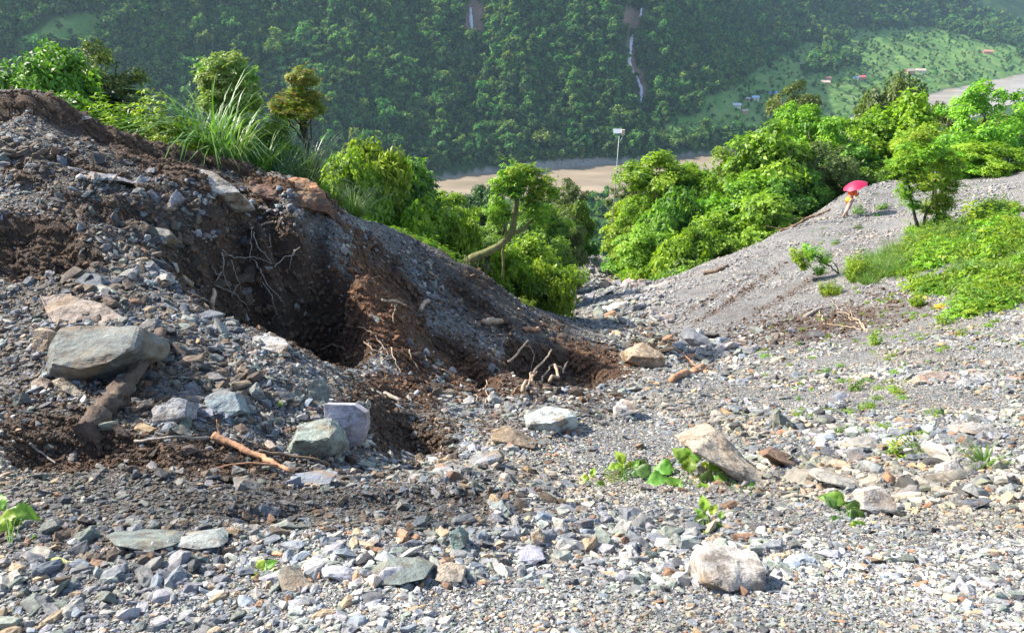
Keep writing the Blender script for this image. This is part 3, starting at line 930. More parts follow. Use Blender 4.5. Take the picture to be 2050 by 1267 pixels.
# ---------------------------------------------------------------- rock material and meshes
def rock_material(name, source):
    m, nt, out = new_mat(name)
    tc = ND(nt, 'ShaderNodeTexCoord'); P = tc.outputs['Object']
    if source == 'object':
        oi = ND(nt, 'ShaderNodeObjectInfo'); col = oi.outputs['Color']; rnd = oi.outputs['Random']
    else:
        a = ND(nt, 'ShaderNodeAttribute', attribute_name='p_col', attribute_type='INSTANCER'); col = a.outputs['Color']
        rnd = ND(nt, 'ShaderNodeObjectInfo').outputs['Random']
    vm = ND(nt, 'ShaderNodeVectorMath', operation='ADD'); nt.links.new(P, vm.inputs[0])
    cx = ND(nt, 'ShaderNodeCombineXYZ'); nt.links.new(math_n(nt, 'MULTIPLY', rnd, 37.0), cx.inputs[0]); nt.links.new(cx.outputs[0], vm.inputs[1])
    Q = vm.outputs[0]
    if source == 'object':
        k = 1.0
        n1 = noise_n(nt, Q, 6.0, 8, .72); n2 = noise_n(nt, Q, 42.0, 6, .78)
        mp = ND(nt, 'ShaderNodeMapping'); mp.inputs['Scale'].default_value = (3, 5, 26); nt.links.new(Q, mp.inputs[0])
        mp.inputs['Rotation'].default_value = (.5, .3, 0)
        n3 = noise_n(nt, mp.outputs[0], 1.0, 5, .7)
    else:
        n1 = noise_n(nt, Q, 1.6, 3, .6); n2 = noise_n(nt, Q, 9.0, 4, .75); n3 = n1
    c = mixc(nt, 1.0, col, ramp(nt, n1, [(.3, (.62, .64, .68)), (.5, (.98, .98, .98)), (.72, (1.35, 1.28, 1.18))]), 'MULTIPLY')
    c = mixc(nt, 1.0, c, ramp(nt, n2, [(.3, (.7, .7, .7)), (.7, (1.25, 1.25, 1.25))]), 'MULTIPLY')
    if source == 'object':
        c = mixc(nt, 1.0, c, ramp(nt, n3, [(.35, (.72, .72, .74)), (.5, (1, 1, 1)), (.62, (1.15, 1.12, 1.08))]), 'MULTIPLY')
        st = noise_n(nt, Q, 3.1, 4, .6)
        c = mixc(nt, ramp(nt, st, [(.50, (0, 0, 0)), (.66, (.7, .7, .7))]), c, (.26, .17, .09, 1))
        # soil caught on the rock
        c = mixc(nt, ramp(nt, noise_n(nt, Q, 8.0, 5, .7), [(.50, (0, 0, 0)), (.64, (.75, .75, .75))]), c, (.10, .075, .055, 1))
    b = ND(nt, 'ShaderNodeBsdfPrincipled'); b.inputs['Roughness'].default_value = .78
    b.inputs['Specular IOR Level'].default_value = .35
    nt.links.new(c, b.inputs['Base Color'])
    if source == 'object':
        h = math_n(nt, 'ADD', math_n(nt, 'MULTIPLY', n2, .5), n3)
        bp = ND(nt, 'ShaderNodeBump'); bp.inputs['Strength'].default_value = 1.0; bp.inputs['Distance'].default_value = .03
        nt.links.new(h, bp.inputs['Height']); nt.links.new(bp.outputs[0], b.inputs['Normal'])
    nt.links.new(b.outputs[0], out.inputs[0])
    return m
M_rock = rock_material('rock', 'object')
M_gravel = rock_material('gravel_stone', 'instance')

def hull_bm(P):
    bm = bmesh.new()
    for p in P: bm.verts.new([float(v) for v in p])
    res = bmesh.ops.convex_hull(bm, input=bm.verts)
    junk = [g for g in res['geom_interior'] + res['geom_unused'] if isinstance(g, bmesh.types.BMVert)]
    if junk: bmesh.ops.delete(bm, geom=list(set(junk)), context='VERTS')
    return bm

def rock_pts(r, n=14, flat=.5, lo=.35):
    """points on the faces of a skewed block: angular, slaty"""
    P = []
    ax = np.array([1, r.uniform(.55, .9), flat * r.uniform(.7, 1.2)])
    for i in range(n):
        u = r.normal(0, 1, 3); u /= np.abs(u).max()
        u = np.sign(u) * np.abs(u) ** .7
        P.append(u * ax * r.uniform(.78, 1.0) * .5)
    P = np.array(P)
    sh = np.eye(3); sh[0, 2] = r.uniform(-.4, .4); sh[1, 2] = r.uniform(-.4, .4); sh[0, 1] = r.uniform(-.3, .3)
    return P @ sh.T

def rock_mesh(name, P, cuts=2, rough=.05, seed=0, sharp=True, layer=.5):
    bm = hull_bm(P)
    bmesh.ops.dissolve_limit(bm, angle_limit=R(4), verts=bm.verts, edges=bm.edges)
    bmesh.ops.triangulate(bm, faces=bm.faces)
    size = max(max(v.co[i] for v in bm.verts) - min(v.co[i] for v in bm.verts) for i in range(3))
    bmesh.ops.bevel(bm, geom=list(bm.edges), offset=size * .010, segments=1, affect='EDGES', profile=.6)
    bmesh.ops.triangulate(bm, faces=bm.faces)
    lim = size * (.05 if cuts >= 3 else .09)
    for _ in range(cuts + 1):
        long_e = [e for e in bm.edges if e.calc_length() > lim]
        if not long_e: break
        bmesh.ops.subdivide_edges(bm, edges=long_e, cuts=1, use_grid_fill=False)
        bmesh.ops.triangulate(bm, faces=[f for f in bm.faces if len(f.verts) > 3])
    co = np.array([v.co[:] for v in bm.verts]); bm.normal_update()
    no = np.array([v.normal[:] for v in bm.verts])
    q = co / size
    big = vn3(q * 3.1 + seed * 7.7, seed)
    chip = np.floor(vn3(q * 5.5 + seed, seed + 5) * 3.2) / 3.2
    d = big * 1.0 + chip * .75 + vn3(q * 11 + seed, seed + 1) * .35 + vn3(q * 23 + seed, seed + 8) * .18
    lay = np.floor(vn3(np.stack([q[:, 0] * 1.5, q[:, 1] * 1.5, q[:, 2] * 16 + q[:, 0] * 5], 1) + seed, seed + 2) * 2.5) / 2.5
    d = d + layer * lay
    co = co + no * (d * rough * size)[:, None]
    for v, c_ in zip(bm.verts, co): v.co = c_
    me = bpy.data.meshes.new(name); bm.to_mesh(me); bm.free()
    me.materials.append(M_rock)
    return me

# colours of the rock kinds (bare reflectance)
RC = {'slate': (.17, .185, .21), 'dark': (.075, .08, .09), 'green': (.20, .23, .205), 'palegreen': (.29, .315, .295), 'lilac': (.27, .27, .30),
      'white': (.44, .42, .385), 'pale': (.37, .355, .33), 'tan': (.40, .31, .21), 'rust': (.27, .165, .11), 'peach': (.36, .29, .245), 'grey': (.27, .275, .28), 'earth': (.15, .085, .05), 'blue': (.20, .235, .28)}

def place_rock(name, label, me, loc, rot, col, cat='rock', group=None, scale=(1, 1, 1)):
    o = bpy.data.objects.new(name, me); C.objects.link(o)
    o.location = [float(v) for v in loc]; o.rotation_euler = rot; o.scale = scale
    o.color = (*col, 1)
    tag(o, label, cat, group)
    return o

used_boxes = []
def outline_rock(name, label, front, base, col, back=.35, sink=.25, cuts=3, rough=.026, seed=1, cat='rock', layer=.4):
    """front: (px, py, extra metres away) corners seen in the photograph; base: the pixel where it meets the ground"""
    g = gpt(*base); Y0 = g[1]
    P = [at(px, py, Y0 + dy) for px, py, dy in front]
    sink += .10 * (max(p[2] for p in P) - min(p[2] for p in P))
    P2 = [p + np.array([0.0, back, -sink]) for p in P]
    P = np.array(P + P2); c = P.mean(0)
    me = rock_mesh(name, P - c, cuts, rough, seed, layer=layer)
    xs = [f[0] for f in front]; ys = [f[1] for f in front]
    used_boxes.append((min(xs), min(ys), max(xs), max(ys), name, label))
    return place_rock(name, label, me, c, (0, 0, 0), RC[col] if isinstance(col, str) else col, cat)

outline_rock('boulder', 'largest boulder on the left, blue-grey top with ochre underside', [(118,655,.45),(200,643,.6),(276,655,.5),(283,680,.35),(262,700,.1),(215,728,0),(160,742,-.05),(100,728,0),(92,690,.3),(92,752,.1),(150,768,.05),(232,742,.12),(278,702,.3)], (160,775), (.165, .18, .165), back=.45, sink=.30, seed=3, rough=.022)
outline_rock('boulder', 'pink and tan weathered rock slab just above the largest boulder', [(75,590,.5),(130,586,.6),(200,605,.55),(256,636,.35),(240,650,.15),(120,655,0),(95,640,.05)], (160,655), (.36, .29, .23), back=.3, sink=.25, seed=4)
outline_rock('rock', 'pale flat block lying at the edge of the shaded hollow', [(505,672,.25),(540,668,.35),(572,680,.3),(577,692,.15),(560,706,0),(515,712,0),(503,690,.05)], (545,712), 'white', back=.2, sink=.16, seed=5)
outline_rock('flat_rock', 'pale lilac slab standing tilted behind the green-topped rock', [(648,808,.10),(708,810,.12),(733,826,.1),(735,850,.05),(725,890,-.05),(700,896,-.06),(684,884,-.05),(650,850,0)], (705,899), (.42, .41, .46), back=.16, sink=.04, seed=6, rough=.008, layer=.1)
outline_rock('boulder', 'green-grey topped boulder with a brown front, left of the lilac slab', [(598,848,.3),(640,838,.4),(662,842,.35),(676,856,.25),(660,876,.0),(622,888,-.02),(590,880,.0),(685,882,.2),(668,908,.1),(630,922,.05),(575,915,.05),(570,900,.1)], (630,924), (.26, .30, .26), back=.3, sink=.2, seed=7)
outline_rock('boulder', 'mint-white flat-topped boulder with dark broken front', [(1050,835,.2),(1090,815,.6),(1150,820,.55),(1156,832,.4),(1104,846,.0),(1060,848,.05),(1154,858,.35),(1106,872,.0),(1055,862,.1)], (1105,872), (.43, .47, .43), back=.3, sink=.15, seed=8)
outline_rock('rock', 'grey-blue block on the small ledge of debris', [(940,912,.15),(998,900,.2),(1006,912,.1),(980,920,0),(938,934,0),(975,932,-.02),(1006,924,.05)], (965,936), 'grey', back=.2, sink=.14, seed=9)
outline_rock('boulder', 'large cream boulder with rust-orange edge beside the creeper', [(1368,888,.3),(1435,863,.6),(1465,885,.5),(1500,920,.3),(1530,945,.15),(1526,968,.0),(1490,965,-.05),(1440,930,-.02),(1390,905,.0),(1455,940,-.05)], (1500,966), (.43, .36, .27), back=.45, sink=.16, seed=10)
outline_rock('boulder', 'big white boulder cut by the bottom edge of the picture', [(1405,1100,.15),(1430,1088,.22),(1480,1092,.2),(1515,1108,.12),(1530,1140,.02),(1528,1180,-.05),(1460,1185,-.12),(1410,1165,-.1),(1402,1130,0)], (1470,1175), (.46, .42, .37), back=.16, sink=.14, seed=11)
outline_rock('boulder', 'tan boulder with pale crust wedged at the toe of the spur', [(1248,702,.35),(1290,684,.5),(1325,705,.3),(1334,715,.15),(1300,716,.0),(1265,712,.0),(1332,735,.1),(1300,737,0),(1256,722,.05)], (1300,738), 'tan', back=.5, sink=.3, seed=12)
outline_rock('rock', 'brown-crusted flat rock between the grey-blue block and mint-white boulder', [(982,860,.2),(1010,852,.3),(1050,866,.3),(1078,884,.2),(1070,898,0),(1010,896,0),(984,880,0)], (1030,898), (.30, .225, .15), back=.3, sink=.2, seed=13)
outline_rock('boulder', 'long pale rock on the ridge, orange at its left end', [(364,345,.3),(385,337,.4),(425,345,.5),(470,370,.4),(482,385,.2),(440,388,.05),(370,362,.0)], (420,388), (.42, .39, .34), back=.5, sink=.4, seed=14)
outline_rock('earth_block', 'rust-orange clod of earth on the ridge beside the bright grass', [(568,362,.2),(600,352,.4),(632,366,.3),(640,385,.1),(600,392,.0),(560,388,0),(575,372,0)], (600,394), (.42, .20, .095), back=.5, sink=.3, seed=15, cat='earth clod', rough=.04)
outline_rock('earth_block', 'dark brown overhanging block of soil under the orange clod', [(500,362,.3),(560,372,.3),(640,388,.3),(655,400,.3),(652,424,.2),(600,414,.0),(520,392,.0),(498,380,.1)], (600,420), (.16, .085, .055), back=.6, sink=.3, seed=16, cat='earth clod', rough=.05)
outline_rock('flat_rock', 'smooth grey slab lying just below the ridge, upper left', [(165,348,.2),(180,342,.3),(240,355,.2),(245,362,0),(190,360,-.05),(167,355,0)], (205,363), 'lilac', back=.3, sink=.12, seed=17, rough=.01)
outline_rock('flat_rock', 'upright green slate leaning above the lilac slab', [(615,762,.1),(640,758,.12),(654,775,.1),(652,812,.0),(640,818,0),(615,812,0)], (635,818), 'green', back=.12, sink=.05, seed=18, rough=.02)
outline_rock('rock', 'layered grey slate wedge below the muddy log', [(303,820,.1),(345,793,.2),(375,800,.2),(370,832,.05),(330,853,0),(305,845,0)], (335,853), 'grey', back=.2, sink=.15, seed=19, layer=1.2)
outline_rock('rock', 'blue-green rock with white veins right of the slate wedge', [(410,795,.15),(440,780,.25),(470,785,.2),(482,820,.05),(455,835,0),(415,825,0)], (445,835), (.26, .31, .32), back=.2, sink=.15, seed=20)
outline_rock('flat_rock', 'long grey-green slate lying flat near the bottom left corner', [(208,1072,.1),(270,1066,.15),(340,1070,.12),(345,1092,.0),(300,1104,-.05),(230,1092,-.05)], (280,1102), 'green', back=.1, sink=.05, seed=21, rough=.012)
outline_rock('flat_rock', 'pale green slab with a yellow stain beside the long grey-green slate', [(345,1076,.1),(430,1064,.12),(443,1075,.08),(440,1094,-.02),(395,1100,-.04),(348,1094,-.02)], (395,1100), 'palegreen', back=.1, sink=.05, seed=22, rough=.012)
outline_rock('rock', 'big green rock on the bottom edge left of centre', [(740,1145,.1),(775,1122,.15),(830,1122,.15),(865,1135,.1),(850,1158,0),(800,1170,-.05),(750,1170,-.04)], (800,1170), 'green', back=.12, sink=.08, seed=23)
outline_rock('rock', 'white-green pointed rock on the bottom edge beside the small weed', [(552,1142,.1),(575,1130,.1),(600,1145,.1),(635,1175,0),(600,1185,-.03),(560,1180,-.03)], (590,1180), 'palegreen', back=.1, sink=.08, seed=24)
outline_rock('rock', 'lilac rock with a cream lower edge near the bottom centre', [(1038,1102,.1),(1058,1088,.15),(1085,1098,.12),(1094,1118,0),(1070,1130,-.03),(1040,1122,-.02)], (1066,1130), (.31, .31, .37), back=.1, sink=.08, seed=25)
outline_rock('flat_rock', 'blue-grey slab beside the lower end of the fallen branch', [(580,958,.1),(640,950,.15),(668,955,.12),(660,968,0),(610,974,-.03),(585,968,0)], (620,974), 'blue', back=.15, sink=.06, seed=26, rough=.01)
outline_rock('rock', 'peach-coloured rock alone on the right gravel slope', [(1840,752,.2),(1870,741,.4),(1897,746,.35),(1895,760,.1),(1865,765,0),(1842,764,0)], (1868,766), 'peach', back=.2, sink=.14, seed=27)
outline_rock('rock', 'rust-orange elongated rock right of the cream boulder', [(1530,898,.15),(1545,893,.2),(1580,908,.2),(1598,932,.05),(1590,938,0),(1560,922,-.03),(1535,908,0)], (1580,938), 'rust', back=.12, sink=.1, seed=28)
outline_rock('rock', 'cream square rock right of the small lime bush', [(1890,928,.1),(1912,920,.2),(1928,938,.1),(1930,952,0),(1905,955,-.03),(1888,945,0)], (1908,956), 'white', back=.12, sink=.1, seed=29)
outline_rock('flat_rock', 'long buff slab half buried in the gravel, lower right', [(1625,945,.15),(1650,942,.2),(1740,968,.15),(1745,980,0),(1700,980,-.02),(1640,962,0)], (1690,982), (.40, .37, .31), back=.15, sink=.06, seed=30, rough=.015)
outline_rock('rock', 'white speckled quartz rock below the long buff slab', [(1728,985,.1),(1765,972,.2),(1790,1000,.1),(1798,1022,0),(1760,1032,-.03),(1730,1020,-.02)], (1762,1033), 'white', back=.15, sink=.1, seed=31)
outline_rock('rock', 'white stone on the gravel above the cream boulder', [(1232,815,.1),(1250,798,.3),(1272,802,.3),(1275,825,.05),(1245,840,0),(1232,835,0)], (1250,840), 'white', back=.2, sink=.12, seed=32)
outline_rock('rock', 'cream and grey rock on the bottom edge, right of centre', [(875,1135,.1),(900,1125,.12),(930,1140,.1),(925,1165,0),(895,1172,-.03),(870,1160,-.02)], (900,1172), (.44, .38, .30), back=.1, sink=.08, seed=33)
outline_rock('rock', 'dark blue stone lying alone above the lime bush', [(1672,795,.1),(1690,783,.2),(1700,795,.1),(1690,808,0),(1675,806,0)], (1686,808), 'slate', back=.15, sink=.08, seed=34)
outline_rock('rock', 'white-edged slab at the right edge above the grass clump', [(1925,855,.2),(1950,848,.3),(1985,850,.3),(2010,870,.1),(1990,876,0),(1945,868,0)], (1970,877), 'pale', back=.2, sink=.1, seed=35)
outline_rock('flat_rock', 'grey flat slab in the gravel left of the lime bush', [(1695,905,.1),(1715,897,.15),(1738,910,.1),(1730,924,0),(1705,922,0)], (1716,924), 'grey', back=.1, sink=.05, seed=36, rough=.01)
outline_rock('rock', 'teal-green tilted stone in the centre foreground', [(900,1068,.05),(918,1052,.1),(935,1068,.1),(930,1095,0),(905,1105,-.02)], (915,1105), (.17, .245, .22), back=.08, sink=.06, seed=37)
outline_rock('rock', 'tan egg-shaped rock right of the teal-green stone', [(1065,1070,.05),(1080,1058,.1),(1092,1072,.08),(1088,1092,0),(1070,1096,-.02)], (1078,1096), 'tan', back=.08, sink=.06, seed=38)
outline_rock('rock', 'whitish block on the bench edge above the teal-green stone', [(980,1008,.1),(1005,1000,.12),(1016,1018,.06),(1005,1030,0),(980,1028,0)], (998,1030), 'palegreen', back=.1, sink=.08, seed=39)
outline_rock('rock', 'yellow-stained blue stone left of the pale block, upper left mound', [(182,580,.2),(200,568,.3),(225,575,.3),(228,585,.1),(200,594,0)], (203,595), (.30, .31, .27), back=.2, sink=.12, seed=40)
outline_rock('rock', 'tan bar-shaped stone standing left of the largest boulder', [(66,662,.1),(82,655,.15),(98,662,.1),(94,700,0),(80,710,-.02),(66,705,0)], (80,710), (.43, .33, .23), back=.12, sink=.06, seed=41)
outline_rock('flat_rock', 'long tan slab in front of the largest boulder', [(102,762,.1),(122,755,.15),(172,792,.05),(170,802,0),(145,792,-.03),(110,772,0)], (150,800), (.40, .34, .25), back=.12, sink=.08, seed=42)
outline_rock('rock', 'pink-white stone left of the long tan slab', [(60,765,.1),(80,755,.12),(98,765,.1),(92,782,0),(62,784,0)], (78,785), 'peach', back=.12, sink=.08, seed=43)
outline_rock('rock', 'cream square stone at the left lip of the hollow', [(390,452,.2),(412,441,.3),(438,450,.3),(436,464,.05),(410,474,0),(392,468,0)], (415,475), 'white', back=.25, sink=.15, seed=44)
outline_rock('rock', 'dark mottled flat boulder left of the cream square stone', [(265,465,.3),(300,452,.5),(335,458,.5),(342,470,.2),(310,486,0),(270,480,0)], (305,487), (.20, .20, .19), back=.4, sink=.3, seed=45)
outline_rock('rock', 'pale rectangular block above the stone mound, left of the hollow', [(290,552,.15),(325,545,.25),(334,550,.15),(332,560,0),(300,566,0)], (313,566), (.40, .37, .32), back=.2, sink=.12, seed=46)
outline_rock('rock', 'cream oval stone high on the left slope', [(150,378,.15),(162,374,.2),(182,384,.1),(165,390,0),(150,387,0)], (166,391), 'palegreen', back=.2, sink=.12, seed=47)

# ---------------------------------------------------------------- gravel: what nobody could count
gr = np.random.default_rng(77)
gp_ = []
for i in range(16):
    r = np.random.default_rng(300 + i)
    bm = hull_bm(rock_pts(r, 14 + (i % 4), flat=(.32, .48, .65, .4)[i % 4]))
    me = bpy.data.meshes.new('gravel_source'); bm.to_mesh(me); bm.free(); me.materials.append(M_gravel)
    gp_.append(bpy.data.objects.new('gravel_source', me))

for i in range(14):
    r = np.random.default_rng(340 + i)
    me = rock_mesh('gravel_source', rock_pts(r, 20 + i % 5, flat=(.35, .5, .7, .45)[i % 4]), 1, .035, 90 + i, layer=.4)
    me.materials.clear(); me.materials.append(M_gravel)
    gp_.append(bpy.data.objects.new('gravel_source', me))

fc = gverts[gfaces].mean(1)
e1 = gverts[gfaces[:, 2]] - gverts[gfaces[:, 0]]; e2 = gverts[gfaces[:, 3]] - gverts[gfaces[:, 1]]
fn = np.cross(e1, e2); fa = np.linalg.norm(fn, axis=1) * .5; fn /= (np.linalg.norm(fn, axis=1, keepdims=True) + 1e-12)
view = -fc / np.linalg.norm(fc, axis=1, keepdims=True)
facing = np.einsum('ij,ij->i', fn, view)
fsoil = gs.ravel()[gfaces[:, 0]]; fslate = gl.ravel()[gfaces[:, 0]]; fturf = turf.ravel()[gfaces[:, 0]]
fpx_, fpy_, fdep = proj(fc[:, 0], fc[:, 1], fc[:, 2])
inframe = ((fpy_ < 1420) & (fpy_ > 100)) * np.where((fpx_ > -150) & (fpx_ < 2200), 1.0, .35)
wgt = fa * np.clip(facing + .12, 0.03, 1) / np.maximum(fdep, 1.2) ** 2 * inframe
wgt *= np.clip(1 - 1.05 * np.clip(fsoil, 0, 1), .06, 1) * (1 - .35 * np.clip(fslate, 0, 1)) * np.clip(1 - 1.3 * fturf, 0, 1)
NG = 225000
pick = gr.choice(len(fc), NG, p=wgt / wgt.sum())
uu = gr.random((NG, 2))
A_, B_, C_, D_ = (gverts[gfaces[pick, k]] for k in range(4))
gpos = (A_ * (1 - uu[:, :1]) + B_ * uu[:, :1]) * (1 - uu[:, 1:]) + (D_ * (1 - uu[:, :1]) + C_ * uu[:, :1]) * uu[:, 1:]
gdep = fdep[pick]
a_ = 1.95                                          # power law of stone sizes
smin, smax = 1.9, 34.0
uq = gr.random(NG)
spx = (smin ** -a_ + uq * (smax ** -a_ - smin ** -a_)) ** (-1 / a_)
size = spx * gdep / 750.0
gy = gpos[:, 1]
capr = np.interp(gy, [2, 5, 10, 18, 30, 60], [.13, .17, .15, .12, .13, .22])
capl = np.interp(gy, [2, 5, 8, 14, 30], [.085, .11, .13, .12, .14])
cap = np.where(fslate[pick] > .35, capl, capr)
far_gully = ((np.abs(gpos[:, 0] - (3.4 + (gy - 30) * .13)) < 3.6) & (gy > 22)) | ((np.abs(gy - 18 + .28 * (gpos[:, 0] - 4)) < 2.2) & (gpos[:, 0] > 2.4) & (gpos[:, 0] < 8))
cap = np.where(far_gully, .42, cap)
# bands of coarse and fine debris
band = fbm(gpos[:, 0] * .35 + 9, gpos[:, 1] * .35, 201, 3)
cap = cap * np.clip(.95 + 2.2 * band + .9 * fbm(gpos[:, 0] * 1.3, gpos[:, 1] * 1.3, 205, 2), .32, 2.3)
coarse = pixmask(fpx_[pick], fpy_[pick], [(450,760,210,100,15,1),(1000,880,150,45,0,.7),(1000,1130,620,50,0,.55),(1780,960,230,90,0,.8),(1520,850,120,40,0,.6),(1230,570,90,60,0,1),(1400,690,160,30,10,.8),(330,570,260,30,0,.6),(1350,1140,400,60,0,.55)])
cap = cap * (1 + 1.2 * coarse)
grow = (gr.random(NG) < .16 * coarse)
size = np.where(grow, size * gr.uniform(1.4, 2.6, NG), size)
dfm = pixmask(fpx_[pick], fpy_[pick], SHADE_FINE)
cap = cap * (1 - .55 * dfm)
size = np.minimum(size, cap * gr.uniform(.5, 1, NG))
gcol_names = ['slate', 'dark', 'green', 'palegreen', 'lilac', 'white', 'pale', 'tan', 'rust', 'peach', 'grey', 'blue']
palR = np.array([.18, .05, .12, .08, .10, .055, .10, .07, .03, .03, .15, .07])
palL = np.array([.24, .16, .12, .05, .05, .035, .05, .05, .03, .015, .13, .07])
cols = np.array([RC[n] for n in gcol_names])
sl = np.clip(fslate[pick], 0, 1)
useL = gr.random(NG) < sl * .85
cr = gr.random(NG)
ci_ = np.where(useL, np.searchsorted(np.cumsum(palL / palL.sum()), cr), np.searchsorted(np.cumsum(palR / palR.sum()), cr))
gcol = cols[np.clip(ci_, 0, 11)] * gr.uniform(.65, 1.3, (NG, 1)) * (.90 - .36 * sl[:, None])
tone = np.clip(1 + .55 * fbm(gpos[:, 0] * .8, gpos[:, 1] * .8, 221, 3), .55, 1.35)[:, None]
gcol = gcol * tone
buff = np.clip(fbm(gpos[:, 0] * .45 + 4, gpos[:, 1] * .45, 231, 3) * 1.6, 0, .6)[:, None]
gcol = gcol * (1 - buff * np.array([.05, .18, .38]))
muddy = (gr.random((NG, 1)) < .55 * sl[:, None])
gcol = np.where(muddy, np.array([.105, .08, .06]) * gr.uniform(.6, 1.5, (NG, 1)), gcol)
so = np.clip(fsoil[pick], 0, 1)[:, None]
soilmix = (gr.random((NG, 1)) < .72 * so)
gcol = np.where(soilmix, np.array([.062, .045, .034]) * gr.uniform(.5, 1.8, (NG, 1)), gcol)
# weathered grey-violet scree on the far right slope
fr = (sstep(14, 24, gy) * (gpos[:, 0] > 5))[:, None]
gcol = gcol * (1 - .45 * fr) + np.array([.265, .255, .275]) * (.45 * fr)
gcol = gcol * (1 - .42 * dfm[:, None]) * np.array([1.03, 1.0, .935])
nrm = fn[pick] + gr.normal(0, .28, (NG, 3)); nrm[:, 2] = np.abs(nrm[:, 2]) + .2
rot = eul_from(nrm, gr.uniform(0, 6.283, NG))
gsc = size[:, None] * np.stack([gr.uniform(.8, 1.25, NG), gr.uniform(.7, 1.1, NG), gr.uniform(.7, 1.3, NG)], 1)
gpos2 = gpos + fn[pick] * (size * .10)[:, None]
gidx = np.where(size / gdep * 750 > 6.5, gr.integers(16, 30, NG), gr.integers(0, 16, NG))
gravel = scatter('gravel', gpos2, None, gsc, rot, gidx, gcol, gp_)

# debris banked up against the foot of the bigger rocks
sk_p, sk_s = [], []
for (x0, y0, x1, y1, nm, lb) in used_boxes:
    for q in range(int(14 + (x1 - x0) * .35)):
        t = gr.uniform(-.55, .55); px = (x0 + x1) / 2 + t * (x1 - x0) * 1.05; py = y1 - (abs(t) * 1.2) ** 2 * (y1 - y0) * .45 + gr.normal(2, 3)
        g = None
        sk_p.append((px, py))
sk_p = np.array(sk_p)
_ys = np.geomspace(1.8, 40, 260)
def gpt_many(P):
    v = (633.5 - P[:, 1]) / FPX; dd = _ys[None] / (CP + v * SP)[:, None]
    xs = dd * ((P[:, 0] - 1025) / FPX)[:, None]; zs = ((-SP + v * CP) / (CP + v * SP))[:, None] * _ys[None]
    diff = zs - H(xs, np.broadcast_to(_ys, xs.shape)); i = np.argmax(diff < 0, 1); i = np.where(i == 0, len(_ys) - 1, i)
    r = np.arange(len(P)); d0, d1 = diff[r, i - 1], diff[r, i]; t = np.clip(d0 / (d0 - d1 + 1e-9), 0, 1)
    y = _ys[i - 1] * (1 - t) + _ys[i] * t; x = y / (CP + v * SP) * (P[:, 0] - 1025) / FPX
    return np.stack([x, y, H(x, y)], 1)
skp = gpt_many(sk_p); nk = len(skp)
sks = np.minimum((3.0 ** -1.6 + gr.random(nk) * (16 ** -1.6 - 3.0 ** -1.6)) ** (-1 / 1.6) * (skp[:, 1] * CP - skp[:, 2] * SP) / 750, .14)
skc = cols[gr.integers(0, 12, nk)] * gr.uniform(.5, 1.1, (nk, 1))
scatter('gravel', skp + np.array([0, 0, 1.]) * (sks * .25)[:, None], None, sks[:, None] * gr.uniform(.7, 1.2, (nk, 3)), gr.uniform(-.5, .5, (nk, 3)) * np.array([1, 1, 6]), gr.integers(16, 30, nk), skc, gp_)

# clods of crumbled soil on the brown banks
def clod_material():
    m, nt, out = new_mat('clod_earth'); tc = ND(nt, 'ShaderNodeTexCoord')
    a = ND(nt, 'ShaderNodeAttribute', attribute_name='p_col', attribute_type='INSTANCER')
    c = mixc(nt, 1.0, a.outputs['Color'], ramp(nt, noise_n(nt, tc.outputs['Object'], 5.0, 4, .7), [(.3, (.55, .55, .55)), (.7, (1.4, 1.35, 1.3))]), 'MULTIPLY')
    b = ND(nt, 'ShaderNodeBsdfPrincipled'); b.inputs['Roughness'].default_value = .95; b.inputs['Specular IOR Level'].default_value = .1
    nt.links.new(c, b.inputs['Base Color']); nt.links.new(b.outputs[0], out.inputs[0]); return m
M_clod = clod_material()
cp = []
for i in range(6):
    r = np.random.default_rng(500 + i)
    bm = hull_bm(rock_pts(r, 22, flat=.85)); me = bpy.data.meshes.new('clod_source'); bm.to_mesh(me); bm.free(); me.materials.append(M_clod)
    cp.append(bpy.data.objects.new('clod_source', me))
wc = fa * np.clip(facing + .2, .05, 1) / np.maximum(fdep, 1.2) ** 2 * inframe * np.clip(fsoil - .25, 0, 1) * (1 - fturf)
NC = 34000
pc = gr.choice(len(fc), NC, p=wc / wc.sum())
cpos = fc[pc] + gr.normal(0, .01, (NC, 3))
cs_ = np.minimum((1.6 ** -2.2 + gr.random(NC) * (8 ** -2.2 - 1.6 ** -2.2)) ** (-1 / 2.2) * fdep[pc] / 750, .13)
scatter('soil_clods', cpos, None, cs_[:, None] * gr.uniform(.7, 1.3, (NC, 3)), gr.uniform(0, 6.28, (NC, 3)), gr.integers(0, 6, NC), (np.array([.105, .072, .050]) + (np.array([.19, .10, .055]) - np.array([.105, .072, .050])) * pixmask(fpx_[pc], fpy_[pc], RUST)[:, None]) * gr.uniform(.6, 1.3, (NC, 1)), cp)

